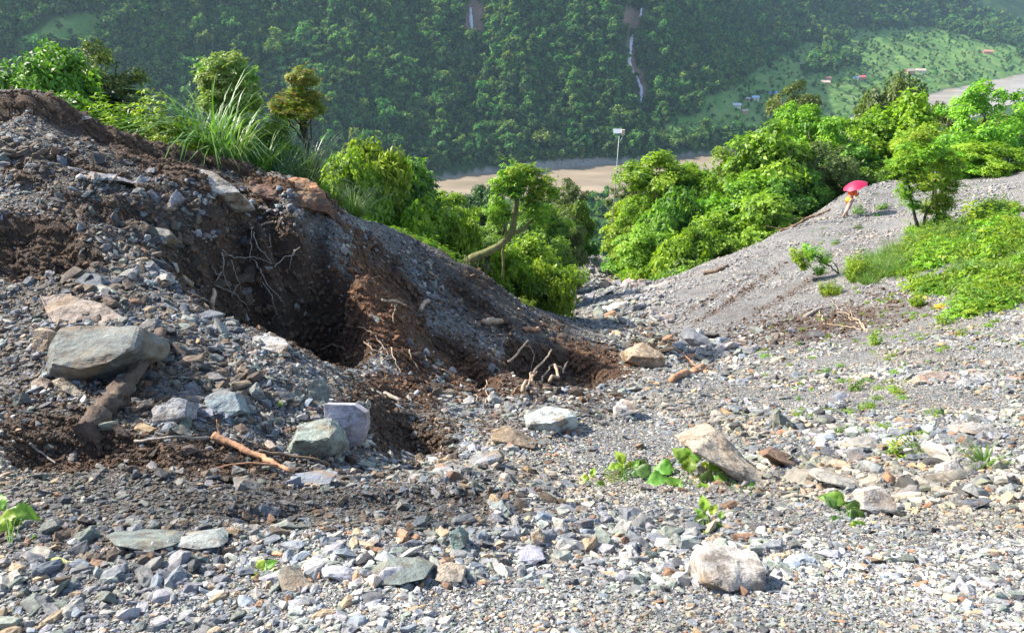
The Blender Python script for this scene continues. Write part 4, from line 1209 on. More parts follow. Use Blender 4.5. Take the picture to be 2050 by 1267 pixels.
# ---------------------------------------------------------------- single stones that can be told apart
LM = [(b[0] + b[2]) / 2 for b in used_boxes]
short = {}
landmarks = [
 ((190,700),'the largest boulder'),((540,690),'the pale flat block by the hollow'),((700,850),'the lilac slab'),((630,880),'the green-topped boulder'),
 ((1105,840),'the mint-white boulder'),((970,918),'the grey-blue block'),((1450,915),'the cream boulder'),((1470,1130),'the big white boulder'),
 ((1290,710),'the tan boulder at the toe of the spur'),((1030,875),'the brown-crusted flat rock'),((420,362),'the long pale ridge rock'),((205,352),'the smooth slab below the ridge'),
 ((280,1085),'the long grey-green slate'),((395,1082),'the yellow-stained pale slab'),((800,1145),'the big green rock on the bottom edge'),((1066,1108),'the lilac rock with cream edge'),
 ((1868,752),'the peach-coloured rock'),((1565,915),'the rust-orange elongated rock'),((1908,940),'the cream square rock'),((1690,962),'the long buff slab'),
 ((1250,820),'the white stone above the creeper'),((915,1078),'the teal-green tilted stone'),((1806,890),'the small lime bush'),((1410,1050),'the three-leaf seedling'),
 ((1700,1045),'the broad-leaved weed'),((1970,915),'the yellowing grass clump'),((500,930),'the fallen branch'),((240,770),'the muddy log'),((415,458),'the cream square stone'),
 ((305,470),'the dark mottled boulder'),((60,1070),'the green leaves in the lower left corner'),((1710,770),'the low shrublet in the gravel'),((1330,950),'the heart-leaved creeper'),
 ((340,825),'the layered slate wedge'),((1760,1005),'the white quartz rock'),((620,965),'the blue-grey slab by the branch'),((80,685),'the tan bar-shaped stone')]
shapes = [('flat', .28, 'slab of'), ('angular', .6, 'angular'), ('blocky', .8, 'blocky'), ('wedge-shaped', .42, 'wedge-shaped'), ('long', .4, 'long')]
proto_me = []
for i in range(15):
    r = np.random.default_rng(700 + i)
    sh = shapes[i % 5]
    P = rock_pts(r, 13, flat=sh[1])
    if sh[0] == 'long': P = P * np.array([1.25, .55, .8])
    me = rock_mesh('stone', P, 2, .03, 40 + i, layer=.5)
    proto_me.append((me, sh[0]))
cname = {'slate': 'dark grey', 'dark': 'blackish', 'green': 'grey-green', 'palegreen': 'pale mint', 'lilac': 'lilac-grey', 'white': 'white', 'pale': 'pale grey', 'tan': 'tan', 'rust': 'rust-brown', 'peach': 'pinkish', 'grey': 'mid-grey', 'blue': 'bluish'}
seen = set(); placed = []; n_st = 0; tries = 0
rs = np.random.default_rng(5)
wst = fa * np.clip(facing + .1, 0, 1) / np.maximum(fdep, 2.0) ** 2 * inframe * np.clip(1 - .8 * fsoil, .05, 1) * (1 - fturf) * (fdep < 24)
wst *= ((fpx_ > 40) & (fpx_ < 2000) & (fpy_ < 1150))
wst *= np.where(fpy_ > 620, 1, .6)
cand = rs.choice(len(fc), 2600, p=wst / wst.sum())
from collections import Counter
for k in cand:
    if n_st >= 285: break
    px, py, dep = fpx_[k], fpy_[k], fdep[k]
    left = fslate[k] > .4
    s_px = float((22 ** -1.5 + rs.random() * (64 ** -1.5 - 22 ** -1.5)) ** (-1 / 1.5))       # photo pixels
    sw = s_px * dep / FPX
    if sw > (.30 if left else .22) or (dep > 12 and sw > .25): continue
    if any(b[0] - 8 < px < b[2] + 8 and b[1] - 8 < py < b[3] + 8 for b in used_boxes): continue
    if any((px - q[0]) ** 2 + (py - q[1]) ** 2 < ((s_px + q[2]) * .5) ** 2 for q in placed): continue
    pal = palL if left else palR
    cn = gcol_names[int(rs.choice(12, p=pal / pal.sum()))]
    me, shp = proto_me[int(rs.integers(0, 15))]
    ds = sorted(((math.hypot(px - l[0][0], (py - l[0][1]) * 1.3), l) for l in landmarks), key=lambda t: t[0])
    big = 'small' if s_px < 30 else ('' if s_px < 46 else 'large')
    lab = None
    for dist, ((lx, ly), ln) in ds[:5]:
        dx, dy = px - lx, py - ly
        near = 'just ' if dist < 75 else ('' if dist < 160 else 'well ')
        if abs(dx) > 2.2 * abs(dy): rel = 'right of' if dx > 0 else 'left of'
        elif abs(dy) > 2.2 * abs(dx): rel = 'below' if dy > 0 else 'above'
        else: rel = ('below' if dy > 0 else 'above') + (' and right of' if dx > 0 else ' and left of')
        t = f"{big + ' ' if big else ''}{shp} {cname[cn]} stone {near}{rel} {ln}".replace('  ', ' ')
        if t not in seen and len(t.split()) <= 16:
            lab = t; break
    if lab is None: continue
    seen.add(lab)
    nrm = fn[k] + rs.normal(0, .22, 3); nrm[2] = abs(nrm[2]) + .15
    e = eul_from(nrm[None], np.array([rs.uniform(0, 6.28)]))[0]
    col = np.array(RC[cn]) * rs.uniform(.8, 1.2)
    o = place_rock('stone', lab, me, fc[k] + fn[k] * sw * .08, tuple(map(float, e)), tuple(map(float, col)), 'stone', 'loose stones on the landslide debris', (sw * 1.1,) * 3)
    placed.append((px, py, s_px)); n_st += 1
print('stones', n_st)
# ---------------------------------------------------------------- vegetation builders
L_pale = leaf_mat('leaf_pale_new', (.08, .15, .03), (.20, .32, .06), (.36, .46, .14), .4)
_crowns = {}
def crown_mesh(kind, mat, variant=0):
    key = (kind, mat.name, variant)
    if key in _crowns: return _crowns[key]
    r = np.random.default_rng(abs(hash((kind, variant))) % 99991 if False else (sum(map(ord, kind)) * 31 + variant * 7 + 3))
    if kind == 'fine':      # many small leaves, tree some 45 m away
        p, d, cs = crown_points(r, 34, 2100, 'round', clump_r=.27, flat=1.0)
        V, F = rosette_cloud(p, d, .080, 6, r, lw=.5)
    elif kind == 'dome':
        p, d, cs = crown_points(r, 30, 1900, 'dome', clump_r=.28, flat=1.0)
        V, F = rosette_cloud(p, d, .095, 6, r, lw=.48)
    elif kind == 'loose':   # airy, sky shows through
        p, d, cs = crown_points(r, 50, 1400, 'round', clump_r=.20, flat=1.0)
        V, F = rosette_cloud(p, d, .085, 6, r, lw=.45)
    elif kind == 'broad':   # larger drooping leaves (mango-like)
        p, d, cs = crown_points(r, 30, 1100, 'dome', clump_r=.27, flat=1.0)
        V, F = rosette_cloud(p, d, .13, 8, r, lw=.34, droop=.16)
    elif kind == 'cone':
        p, d, cs = crown_points(r, 30, 1500, 'cone', clump_r=.26)
        V, F = rosette_cloud(p, d, .085, 6, r, lw=.55)
    elif kind == 'shrub':   # nearer bush
        p, d, cs = crown_points(r, 30, 1300, 'dome', clump_r=.27, flat=1.0)
        V, F = rosette_cloud(p, d, .105, 6, r, lw=.45, droop=.05)
    elif kind == 'tuft':    # one small ragged leaf mass
        p, d, cs = crown_points(r, 14, 260, 'round', clump_r=.36, flat=.8)
        p = np.concatenate([p, r.normal(0, .55, (50, 3))]); d = np.concatenate([d, r.normal(0, 1, (50, 3))])
        V, F = rosette_cloud(p, d, .21, 6, r, lw=.36, droop=.25)
    elif kind == 'weed':    # straggly low weed
        n = 26; p = []; d = []
        for i in range(n):
            a = r.uniform(0, 6.28); L = r.uniform(.3, 1.0); up = r.uniform(.25, 1.0)
            for t in np.linspace(.25, 1, 5):
                p.append([math.cos(a) * L * t, math.sin(a) * L * t, -1 + 1.6 * up * t ** .8 + r.normal(0, .04)]); d.append([math.cos(a) * .5, math.sin(a) * .5, 1])
        p = np.array(p); d = np.array(d)
        V, F = rosette_cloud(p, d, .26, 4, r, lw=.42, droop=.15)
    elif kind == 'upright': # erect leafy stems
        n = 46
        p = []; d = []
        for i in range(n):
            a = r.uniform(0, 6.28); q = r.random() ** .6 * .8
            h = r.uniform(.2, 1.0) * (1 - .45 * q)
            for t in np.linspace(.15, 1, 9):
                p.append([math.cos(a) * q * (.6 + .4 * t) + r.normal(0, .02), math.sin(a) * q * (.6 + .4 * t) + r.normal(0, .02), -1 + 2 * h * t]); d.append([math.cos(a) * .2, math.sin(a) * .2, 1])
        p = np.array(p); d = np.array(d)
        V, F = rosette_cloud(p, d, .17, 5, r, lw=.38, droop=.25)
    elif kind == 'feather': # feathery flat tiers, tips turn down
        n = 150; p = []; d = []
        r2 = r
        for i in range(n):
            a = r2.uniform(0, 6.28); L = r2.uniform(.55, 1.0); z0 = r2.uniform(.0, .55)
            for t in np.linspace(.1, 1, 13):
                p.append([math.cos(a) * L * t, math.sin(a) * L * t, z0 + .5 * t - 1.05 * t * t * L + r2.normal(0, .01)])
                d.append([math.cos(a) * .3, math.sin(a) * .3, 1])
        p = np.array(p); d = np.array(d)
        V, F = rosette_cloud(p, d, .085, 6, r2, lw=.35, droop=.15)
    if kind != 'feather':
        lo = np.percentile(V, .5, 0); hi = np.percentile(V, 99.5, 0)
        V = (V - (lo + hi) / 2) / ((hi - lo) / 2)
    me_o = mesh_np('crown', V, F, mat, link=False)
    _crowns[key] = (me_o.data, None)
    bpy.data.objects.remove(me_o)
    return _crowns[key]

CSX = {'fine': 1, 'dome': 1, 'loose': 1, 'broad': 1, 'cone': 1, 'shrub': 1, 'upright': 1, 'feather': 1}

def plant(name, cat, label, px, pytop, Y, wpx, kind, mat, group=None, cb=.25, trunk=True, maxh=None, variant=0, lean=0.0, base=None, bark=None, bare=None):
    """a tree or bush that stands on the ground at its own distance"""
    top = at(px, pytop, Y)
    bx, by = (top[0] + lean, Y) if base is None else (base[0], base[1])
    zb = hz(bx, by) if by < 150 else float(HV(np.array([bx]), np.array([by]))[0])
    h = top[2] - zb
    if maxh and h > maxh:
        zb = top[2] - maxh; h = maxh
    d = top[1] * CP - top[2] * SP
    rad = .5 * wpx * d / FPX
    o = empty(name, (bx, by, zb - .05), 0)
    tag(o, label, cat, group)
    ch = h * (1 - cb)
    me, _ = crown_mesh(kind, mat, variant)
    off = (top[0] - bx, Y - by)
    cmax = rad * 2 * (1.0 if kind in ('cone', 'upright') else .72)
    n = max(1, min(5, int(round(ch / cmax))))
    c1 = None
    for q in range(n):
        c = bpy.data.objects.new('crown', me if q == 0 else crown_mesh(kind, mat, (variant + q) % 3)[0]); C.objects.link(c); c.parent = o
        hq = ch / n * (1.25 if n > 1 else 1.0); sz = hq * .5
        zc = h - sz - q * (ch - hq) / max(1, n - 1)
        w_ = rad * (1.0 if q == 0 else random.uniform(.9, 1.15))
        jx = 0 if q == 0 else random.uniform(-.22, .22) * rad
        if kind == 'feather': sz = rad * .75; zc = h - sz * .62
        c.location = (off[0] + jx, off[1] + (0 if q == 0 else random.uniform(-.3, .1) * rad), zc)
        c.scale = (w_, w_ * random.uniform(.85, 1.1), sz)
        c.rotation_euler = (random.uniform(-.12, .12), random.uniform(-.12, .12), random.uniform(0, 6.28))
        if c1 is None: c1 = c; sz1 = sz
    c = c1; sz = sz1
    if trunk:
        r = np.random.default_rng(int(px * 7 + pytop))
        tr = max(.025, h * .022)
        cz = c.location.z
        pth = wander((0, 0, -.25), (off[0], off[1], cz + sz * .25), 8, .10, r)
        prt = [tube_np(pth, np.linspace(tr, tr * .35, 8), 7, jit=.12, r=r)]
        for i in range(5):
            s = pth[3 + i % 4]
            a = r.uniform(0, 6.28); e = np.array([off[0] + math.cos(a) * rad * .62, off[1] + math.sin(a) * rad * .62, cz + sz * r.uniform(-.1, .6)])
            prt.append(tube_np(wander(s, e, 6, .12, r), np.linspace(tr * .5, tr * .14, 6), 5))
        V = []; F = []; k = 0
        for v, f in prt:
            V.append(v); F += [[i + k for i in q] for q in f]; k += len(v)
        mesh_py('trunk' if h > 2.2 else 'stem', np.concatenate(V), F, bark or M_bark, o)
    return o

def blades(r, n, length, width, spread=.5, arch=1.0, seg=5, base_r=.06):
    V = []; F = []
    for i in range(n):
        a = r.uniform(0, 6.28); L = length * r.uniform(.55, 1.05); w = width * r.uniform(.7, 1.2)
        o = np.array([math.cos(a), math.sin(a), 0]) * base_r * r.random()
        a2 = a + r.normal(0, .4); dr = np.array([math.cos(a2), math.sin(a2), 0]); sd = np.array([-dr[1], dr[0], 0])
        s = spread * r.uniform(.3, 1.2); ar = arch * r.uniform(.5, 1.3)
        t = np.linspace(0, 1, seg + 1)
        x = L * (s * t + .35 * ar * t * t); z = L * (t * (1 - .15 * s) - .52 * ar * t ** 2.4)
        for j in range(seg + 1):
            c = o + dr * x[j] + np.array([0, 0, z[j]])
            ww = w * .5 * (1 - t[j] ** 2.2) + .0006
            V.append(c + sd * ww); V.append(c - sd * ww + np.array([0, 0, ww * .4]))
        b = len(V) - 2 * (seg + 1)
        for j in range(seg):
            F.append([b + 2 * j, b + 2 * j + 1, b + 2 * j + 3, b + 2 * j + 2])
    return np.array(V), np.array(F)

def grass_thing(px, pyb, label, hpx, nbl, mat, Y=None, spread=.5, arch=1.0, wid=None, cat='grass clump', name='grass_clump', seed=None, base_r=.12, lift=0):
    g = gpt(px, pyb) if Y is None else np.array([at(px, pyb, Y)[0], Y, 0]); g[2] = hz(g[0], g[1])
    d = depth_of(g); L = hpx * d / FPX
    r = np.random.default_rng(seed or int(px + pyb))
    V, F = blades(r, nbl, L, wid or L * .03, spread, arch, base_r=base_r * L)
    o = mesh_np(name, V, F, mat)
    o.location = (g[0], g[1], g[2] - .01 + lift)
    tag(o, label, cat)
    return o

G_lime = leaf_mat('grass_blades', (.06, .12, .015), (.12, .22, .03), (.22, .32, .06), .35, .45)
G_pale = leaf_mat('reed_blades', (.08, .14, .04), (.17, .25, .08), (.32, .38, .18), .3, .4)
G_blue = leaf_mat('blue_green_blades', (.04, .09, .035), (.09, .16, .07), (.18, .25, .14), .3, .4)

# ---- left crest
plant('tree', 'tree', 'bushy lime tree at the left edge with a red-brown twig', 72, 92, 15.5, 190, 'shrub', L_mid, cb=.05, variant=1)
plant('tree', 'tree', 'dark fine-leaved tree with russet tips behind the left crest', 165, 86, 17.5, 200, 'loose', L_olive, cb=.12, variant=2, bark=M_barkdark)
plant('tree', 'tree', 'low dark tree leaning right behind the leafy left shrubs', 215, 150, 17.5, 150, 'fine', L_dark, cb=.1, variant=1)
plant('bush', 'bush', 'mid green bush filling the left crest below the dark trees', 115, 185, 14.2, 150, 'shrub', L_mid, cb=.0, trunk=False, variant=2)
plant('bush', 'bush', 'bright leafy shrub with an upright tip left of the tall reeds', 205, 190, 14.2, 110, 'upright', L_lime, cb=.0, trunk=False, variant=1)
plant('bush', 'bush', 'pale upright shrub with long leaves, second left of the tall reeds', 295, 183, 14.4, 110, 'upright', L_lime, cb=.0, trunk=False, variant=2)
plant('bush', 'bush', 'rounded yellow-green shrub just left of the tall reeds', 335, 240, 14.2, 130, 'shrub', L_lime, cb=.0, trunk=False, variant=3)
plant('bush', 'bush', 'low leafy bush on the crest behind the thin dark earth bank', 255, 232, 14.6, 120, 'shrub', L_mid, cb=.0, trunk=False, variant=1)
plant('bush', 'bush', 'leafy undergrowth beneath the tall pale-leaved small tree', 450, 232, 15.6, 150, 'shrub', L_mid, cb=.0, trunk=False, variant=2)
plant('bush', 'bush', 'soft green bush between the reeds and the feathery tree', 525, 238, 16.0, 120, 'shrub', L_mid, cb=.0, trunk=False, variant=3)
plant('bush', 'bush', 'low bright bush at the foot of the feathery tree', 575, 285, 16.0, 120, 'shrub', L_lime, cb=.0, trunk=False, variant=1)

def composite_tree(name, label, base_px, Y, blobs, mat, kind, bark, tr=.05, maxh=None, lobes=1.0):
    """trunk with limbs out to separate leaf masses: (px, py, width px, height px, metres away)"""
    t = at(base_px, 300, Y); zb = hz(t[0], Y); o = empty(name, (t[0], Y, zb - .05)); tag(o, label, 'tree')
    r = np.random.default_rng(int(base_px)); prt = []
    pk = [at(b[0], b[1], Y + b[4]) - np.array([t[0], Y, zb]) for b in blobs]
    hub = np.mean(pk, 0); hub[2] = min(p[2] for p in pk) * .93
    prt.append(tube_np(wander((0, 0, -.3), hub, 8, .07, r), np.linspace(tr, tr * .7, 8), 7, jit=.1, r=r))
    for q, p in enumerate(pk): prt.append(tube_np(wander(hub * (.8 + .2 * r.random()), p, 7, .10, r), np.linspace(tr * .6, tr * .15, 7), 5))
    V = []; F = []; k = 0
    for v, f in prt: V.append(v); F += [[i + k for i in q] for q in f]; k += len(v)
    mesh_py('trunk', np.concatenate(V), F, bark, o)
    for q, (b, p) in enumerate(zip(blobs, pk)):
        u = (Y * CP - (p[2] + zb) * SP) / FPX
        c = bpy.data.objects.new('crown', crown_mesh(kind, mat, q % 3)[0]); C.objects.link(c); c.parent = o
        c.location = p; c.scale = (b[2] * .5 * u * lobes, b[2] * .5 * u * lobes, b[3] * .5 * u * lobes); c.rotation_euler = (r.uniform(-.3, .3), r.uniform(-.3, .3), r.uniform(0, 6))
    return o
composite_tree('feathery_tree', 'slender feathery tree in two tiers with reddish tips', 592, 17.0,
 [(606,147,56,36,0),(590,152,34,26,.1),(622,160,34,26,0),(604,172,46,26,.1),(590,200,84,48,0),(560,212,46,36,.1),(630,196,46,34,0),(604,222,66,36,-.2),(572,226,44,30,.1),(636,214,30,24,.1)], L_red, 'tuft', M_barkdark, lobes=1.12)
composite_tree('tree', 'tall pale-leaved small tree standing behind the arching reeds', 452, 16.4,
 [(440,128,60,46,0),(468,118,50,40,.2),(412,140,50,46,.1),(490,150,50,46,0),(448,165,90,60,-.1),(425,190,70,60,.1),(485,185,74,56,0),(455,215,100,60,0),(500,205,50,44,.2),(470,240,90,50,0)], L_pale, 'tuft', M_bark, lobes=1.15)
for (px, pyb, Y, h, n, lab, mt, sp, ar) in [
    (432, 335, 15.0, 205, 110, 'tallest clump of arching reed grass in front of the pale-leaved tree', G_lime, .42, 1.5),
    (470, 340, 14.7, 150, 90, 'arching reed clump just right of the tallest one', G_pale, .5, 1.5),
    (395, 320, 14.9, 150, 60, 'thin reed clump bending left over the forest view', G_blue, .7, 1.3),
    (560, 352, 15.3, 110, 90, 'spiky blue-green grass clump at the foot of the feathery tree', G_blue, .8, 1.0),
    (605, 350, 15.3, 120, 100, 'blue-green grass clump throwing long blades to the right', G_blue, .9, .9),
    (525, 345, 15.0, 90, 70, 'short grass clump between the reeds and the orange clod', G_lime, .6, 1.0)]:
    grass_thing(px, pyb, lab, h * 1.45, int(n * 1.3), mt, Y=Y - .3, spread=sp * .8, arch=ar * .8, wid=.032, cat='reed grass', name='reed_clump')

# ---- slope right of the crest
MID = [
 (735,288,21,150,'broad',L_lime,'big broad-leaved bush behind the ridge, right of the bright grass'),
 (690,300,20,100,'shrub',L_lime,'bush rising just behind the bright grass on the ridge'),
 (800,325,22,120,'broad',L_mid,'drooping-leaved bush above the river bend, left side'),
 (760,370,20,150,'shrub',L_lime,'leafy bush spilling over the middle of the left ridge'),
 (835,395,21,120,'shrub',L_lime,'bush with round leaf masses halfway down the ridge'),
 (890,390,23,105,'fine',L_lime,'bright rounded bush standing left of the bent tree'),
 (905,440,21,100,'shrub',L_yell,'yellowish bush tight behind the ridge left of the bent trunk'),
 (965,455,25,90,'fine',L_mid,'small bush in the gap left of the bent trunk'),
 (960,372,90,90,'fine',L_dark,'dark green tree far down the slope in front of the river'),
 (1132,362,60,70,'loose',L_olive,'olive open-crowned tree right of the bent tree'),
 (1075,478,23,150,'fine',L_lime,'big bright bush filling the foot of the ridge below the bent tree'),
 (1098,520,22,90,'shrub',L_lime,'low bush with dark underside at the mouth of the gully'),
 (1010,500,21.5,80,'shrub',L_lime,'small bush beneath the bent trunk'),
 (1090,415,33,110,'fine',L_mid,'mid green bush behind the bent tree'),
 (1122,430,38,80,'fine',L_olive,'greyish bush at the left side of the gully head'),
 (1010,405,40,100,'loose',L_mid,'thin-leaved bush glimpsed through the bent tree'),
 (1148,405,52,66,'dome',L_mid,'round bush below the pole and left of the gully trees'),
 # right of the gully
 (1272,392,48,72,'fine',L_lime,'leftmost lime bush of the group right of the gully'),
 (1258,365,68,64,'loose',L_olive,'olive shrub under the pale pole'),
 (1318,308,50,130,'fine',L_lime,'tall lime tree right of the pale pole'),
 (1375,330,52,90,'fine',L_lime,'narrow lime tree second right of the pale pole'),
 (1350,385,44,120,'broad',L_mid,'drooping-leaved dark tree amid the lime trees'),
 (1302,450,42,100,'fine',L_lime,'bush at the gully edge with a pale stony strip beside it'),
 (1375,455,40,120,'broad',L_lime,'large-leaved bush above the right gravel edge'),
 (1430,345,50,100,'dome',L_yell,'yellowish rounded tree left of the tall yellow-green tree'),
 (1440,430,41,110,'fine',L_lime,'bush between the large-leaved bush and the yellow-green tree'),
 (1548,238,48,150,'cone',L_yell,'tall yellow-green tree in the middle of the right-hand group'),
 (1490,290,50,90,'fine',L_yell,'yellow-green tree hugging the left of the tallest one'),
 (1540,385,41,130,'cone',L_yell,'lower yellow-lime bush at the edge of the gravel'),
 (1612,212,56,110,'fine',L_lime,'lime-topped tree behind the grey-stemmed tree'),
 (1665,232,54,110,'fine',L_lime,'light green tree left of the highest right-hand tree'),
 (1645,285,48,130,'loose',L_olive,'grey-olive tree with a pale stem left of the umbrella'),
 (1602,166,75,95,'loose',L_olive,'thin pale hazy tree rising behind the others'),
 (1795,158,62,110,'dome',L_olive,'olive-yellow tree top beyond the highest lime tree'),
 (1815,190,54,180,'fine',L_lime,'highest lime tree on the right, above the umbrella'),
 (1885,205,58,80,'loose',L_olive,'small brownish tree against the right river bend'),
 (1735,285,52,120,'fine',L_mid,'mid green tree directly above the umbrella'),
 (1700,325,49,100,'shrub',L_mid,'dark bush just left of the umbrella'),
 (1770,335,50,110,'fine',L_mid,'bush sitting on the gravel crest right of the umbrella'),
 (1990,165,46,130,'loose',L_lime,'sparse tree against the river at the right edge'),
 (1965,255,48,140,'fine',L_mid,'mid green tree below the sparse one at the right edge'),
 (2040,230,50,130,'fine',L_mid,'tree cut by the right edge of the picture'),
 (1930,300,44,120,'fine',L_lime,'lime tree directly behind the small twin-stemmed tree'),
 (1880,250,50,110,'fine',L_lime,'lime tree right of the highest lime tree'),
 (1430,395,46,90,'fine',L_lime,'lime bush right of the drooping dark tree'),
 (1500,350,46,120,'cone',L_yell,'yellow-green tree front left of the tallest one'),
 (1690,275,58,110,'fine',L_mid,'tree closing the gap above and left of the umbrella'),
 (2000,285,43,120,'fine',L_lime,'bush on the gravel crest at the right edge'),
 (1600,340,46,110,'fine',L_mid,'shaded tree between the yellow-lime bush and the grey stem'),
]
for i, (px, py, Y, w, kind, mt, lab) in enumerate(MID):
    tr = Y > 30
    nm, ct = ('tree', 'tree') if ('tree' in lab.split(' with ')[0].split(' behind')[0] and 'bush' not in lab.split()[:4]) else ('bush', 'bush')
    plant(nm, ct, lab, px, py, Y, w * 1.22, kind, mt, cb=.10 if tr else .0, trunk=True, variant=i % 3, maxh=14)
# the small two-stemmed tree in front on the right slope
def small_tree():
    g = gpt(1840, 468); g2 = gpt(1878, 452)
    o = empty('tree', g); tag(o, 'small tree on thin twin stems standing on the right gravel slope', 'tree')
    d = depth_of(g); u = d / FPX
    def off(px, py, dy=0): return at(px, py, g[1] + dy) - g
    r = np.random.default_rng(8); prt = []
    prt.append(tube_np(wander(off(1843, 472), off(1830, 425), 6, .06, r), np.linspace(.10, .06, 6), 7))
    prt.append(tube_np(wander(off(1830, 428), off(1815, 330), 7, .06, r), np.linspace(.06, .02, 7), 6))
    prt.append(tube_np(wander(off(1846, 468), off(1862, 410), 6, .06, r), np.linspace(.07, .05, 6), 6))
    prt.append(tube_np(wander(off(1862, 412), off(1880, 320, .6), 7, .06, r), np.linspace(.05, .02, 7), 6))
    prt.append(tube_np(wander(off(1880, 452, .5), off(1872, 380, .5), 7, .05, r), np.linspace(.12, .05, 7), 6))
    V = []; F = []; k = 0
    for v, f in prt:
        V.append(v); F += [[i + k for i in q] for q in f]; k += len(v)
    mesh_py('trunk', np.concatenate(V), F, M_barkdark, o)
    for (px, py, w, h, dy, vr) in ((1850, 300, 100, 60, .4, 1), (1812, 330, 66, 56, -.2, 2), (1890, 335, 76, 70, .3, 0), (1850, 365, 84, 56, -.3, 1), (1884, 402, 60, 60, 0, 2), (1808, 385, 46, 46, 0, 0), (1905, 375, 50, 46, .2, 1), (1860, 420, 44, 36, .1, 0), (1826, 412, 34, 30, 0, 1), (1840, 275, 50, 36, .2, 2), (1885, 440, 40, 36, 0, 1)):
        me, _ = crown_mesh('tuft', L_lime, vr); c = bpy.data.objects.new('crown', me); C.objects.link(c); c.parent = o
        c.location = off(px, py, dy); c.scale = (w * .5 * u, w * .45 * u, h * .5 * u); c.rotation_euler = (0, 0, px)
small_tree()

# bent tree on the ridge
M_moss = simple_mat('mossy_bark', (.15, .15, .05), .9, var=.5, scale=6, bump=.6)
def bent_tree():
    Y0 = 18.6
    p0 = at(930, 527, Y0); o = empty('bent_tree', p0); tag(o, 'bent mossy tree curving up from the ridge with few leaf tufts', 'tree')
    def w(px, py, dy=0): return at(px, py, Y0 + dy) - p0
    r = np.random.default_rng(2)
    pth = np.array([w(926, 532), w(948, 516), w(975, 505, .1), w(1000, 492, .2), w(1018, 476, .3), w(1027, 456, .3), w(1030, 432, .3), w(1034, 405, .3), w(1032, 385, .3)])
    prt = [tube_np(pth, np.array([.15, .13, .11, .10, .09, .085, .08, .072, .065]), 10, jit=.12, r=r)]
    for a, b, r0, r1 in ((w(1032, 388, .3), w(1012, 352, .3), .085, .03), (w(1032, 388, .3), w(1062, 356, .4), .075, .03), (w(1033, 400, .3), w(1040, 360, .1), .05, .02),
                         (w(1024, 470, .3), w(1050, 458, .2), .055, .045), (w(1050, 458, .2), w(1072, 438, .1), .04, .02), (w(1020, 474, .3), w(1000, 425, .5), .03, .015), (w(1010, 490, .3), w(1006, 560, .2), .035, .03)):
        prt.append(tube_np(wander(a, b, 6, .07, r), np.linspace(r0, r1, 6), 7))
    V = []; F = []; k = 0
    for v, f in prt:
        V.append(v); F += [[i + k for i in q] for q in f]; k += len(v)
    mesh_py('trunk', np.concatenate(V), F, M_moss, o)
    u = (Y0 * CP - p0[2] * SP) / FPX
    for (px, py, ww, hh, dy, mt) in ((1025, 360, 50, 50, .2, L_lime), (1065, 352, 40, 34, .5, L_lime), (1040, 385, 44, 30, .1, L_mid), (1100, 385, 36, 34, .4, L_yell), (1045, 352, 66, 44, .3, L_lime), (1085, 372, 56, 44, .4, L_lime), (1008, 368, 50, 44, .2, L_lime), (990, 425, 50, 56, .5, L_yell), (1078, 432, 46, 48, 0, L_lime), (1065, 400, 44, 36, .4, L_mid)):
        me, _ = crown_mesh('tuft', mt, int(px) % 3); c = bpy.data.objects.new('crown', me); C.objects.link(c); c.parent = o
        c.location = w(px, py, dy); c.scale = (ww * .62 * u, ww * .6 * u, hh * .62 * u); c.rotation_euler = (0, 0, px)
    # torn root plate
    R_ = []; k = 0; V = []; F = []
    for i in range(26):
        s = w(930 + r.uniform(-6, 50), 525 - r.uniform(-6, 16)); e = s + np.array([r.uniform(-.1, .25), r.uniform(-.3, .1), -r.uniform(.1, .35)])
        v, f = tube_np(wander(s, e, 5, .15, r), np.linspace(.018, .006, 5), 4, cap=False); V.append(v); F += [[j + k for j in q] for q in f]; k += len(v)
    mesh_py('roots', np.concatenate(V), F, M_bark, o)
bent_tree()

# ---- grass and creeping cover (nobody could count it)
def cover(name, blobs, n, protos, smin, smax, seed, extra=None, thr=.15, ylim=70, lean=.2):
    r = np.random.default_rng(seed)
    m = pixmask(fpx_, fpy_, blobs)
    m = np.clip(m - thr, 0, 1) * (fc[:, 1] < ylim)
    w = fa * np.clip(facing + .3, .1, 1) / np.maximum(fdep, 1.5) ** 2 * m
    if extra is not None: w = w * extra
    k = r.choice(len(fc), n, p=w / w.sum())
    pos = fc[k] + r.normal(0, .02, (n, 3)) * np.array([1, 1, 0])
    s = r.uniform(smin, smax, n)
    nrm = fn[k] * lean + np.array([0, 0, 1]) + r.normal(0, .12, (n, 3))
    rot = eul_from(nrm, r.uniform(0, 6.28, n))
    return scatter(name, pos, None, np.repeat(s[:, None], 3, 1) * r.uniform(.75, 1.25, (n, 3)), rot, r.integers(0, len(protos), n), np.ones((n, 3)), protos)

def proto_blades(seed, mat, n=26, width=.022, spread=.5, arch=1.0):
    r = np.random.default_rng(seed); V, F = blades(r, n, 1.0, width, spread, arch, seg=4, base_r=.25)
    return mesh_np('grass_source', V, F, mat, link=False)
def proto_leafy(seed, mat, n=80, size=.17):
    r = np.random.default_rng(seed)
    p = r.normal(0, .42, (n, 3)); p[:, 2] = np.abs(p[:, 2]) * .75 * (1 - .3 * np.hypot(p[:, 0], p[:, 1]))
    V, F = rosette_cloud(p, p * .5 + np.array([0, 0, .8]), size, 5, r, lw=.55, droop=.1)
    return mesh_np('leaf_source', V, F, mat, link=False)
gpro = [proto_blades(1, G_lime), proto_blades(2, G_lime, 22, .03, .7), proto_blades(3, G_lime, 30, .02, .4)]
lpro = [proto_leafy(11, L_lime), proto_leafy(12, L_yell), proto_leafy(13, L_mid)]
crestw = np.where(fc[:, 0] < 3.4, 1.0, 0.0) * (fturf > .05)
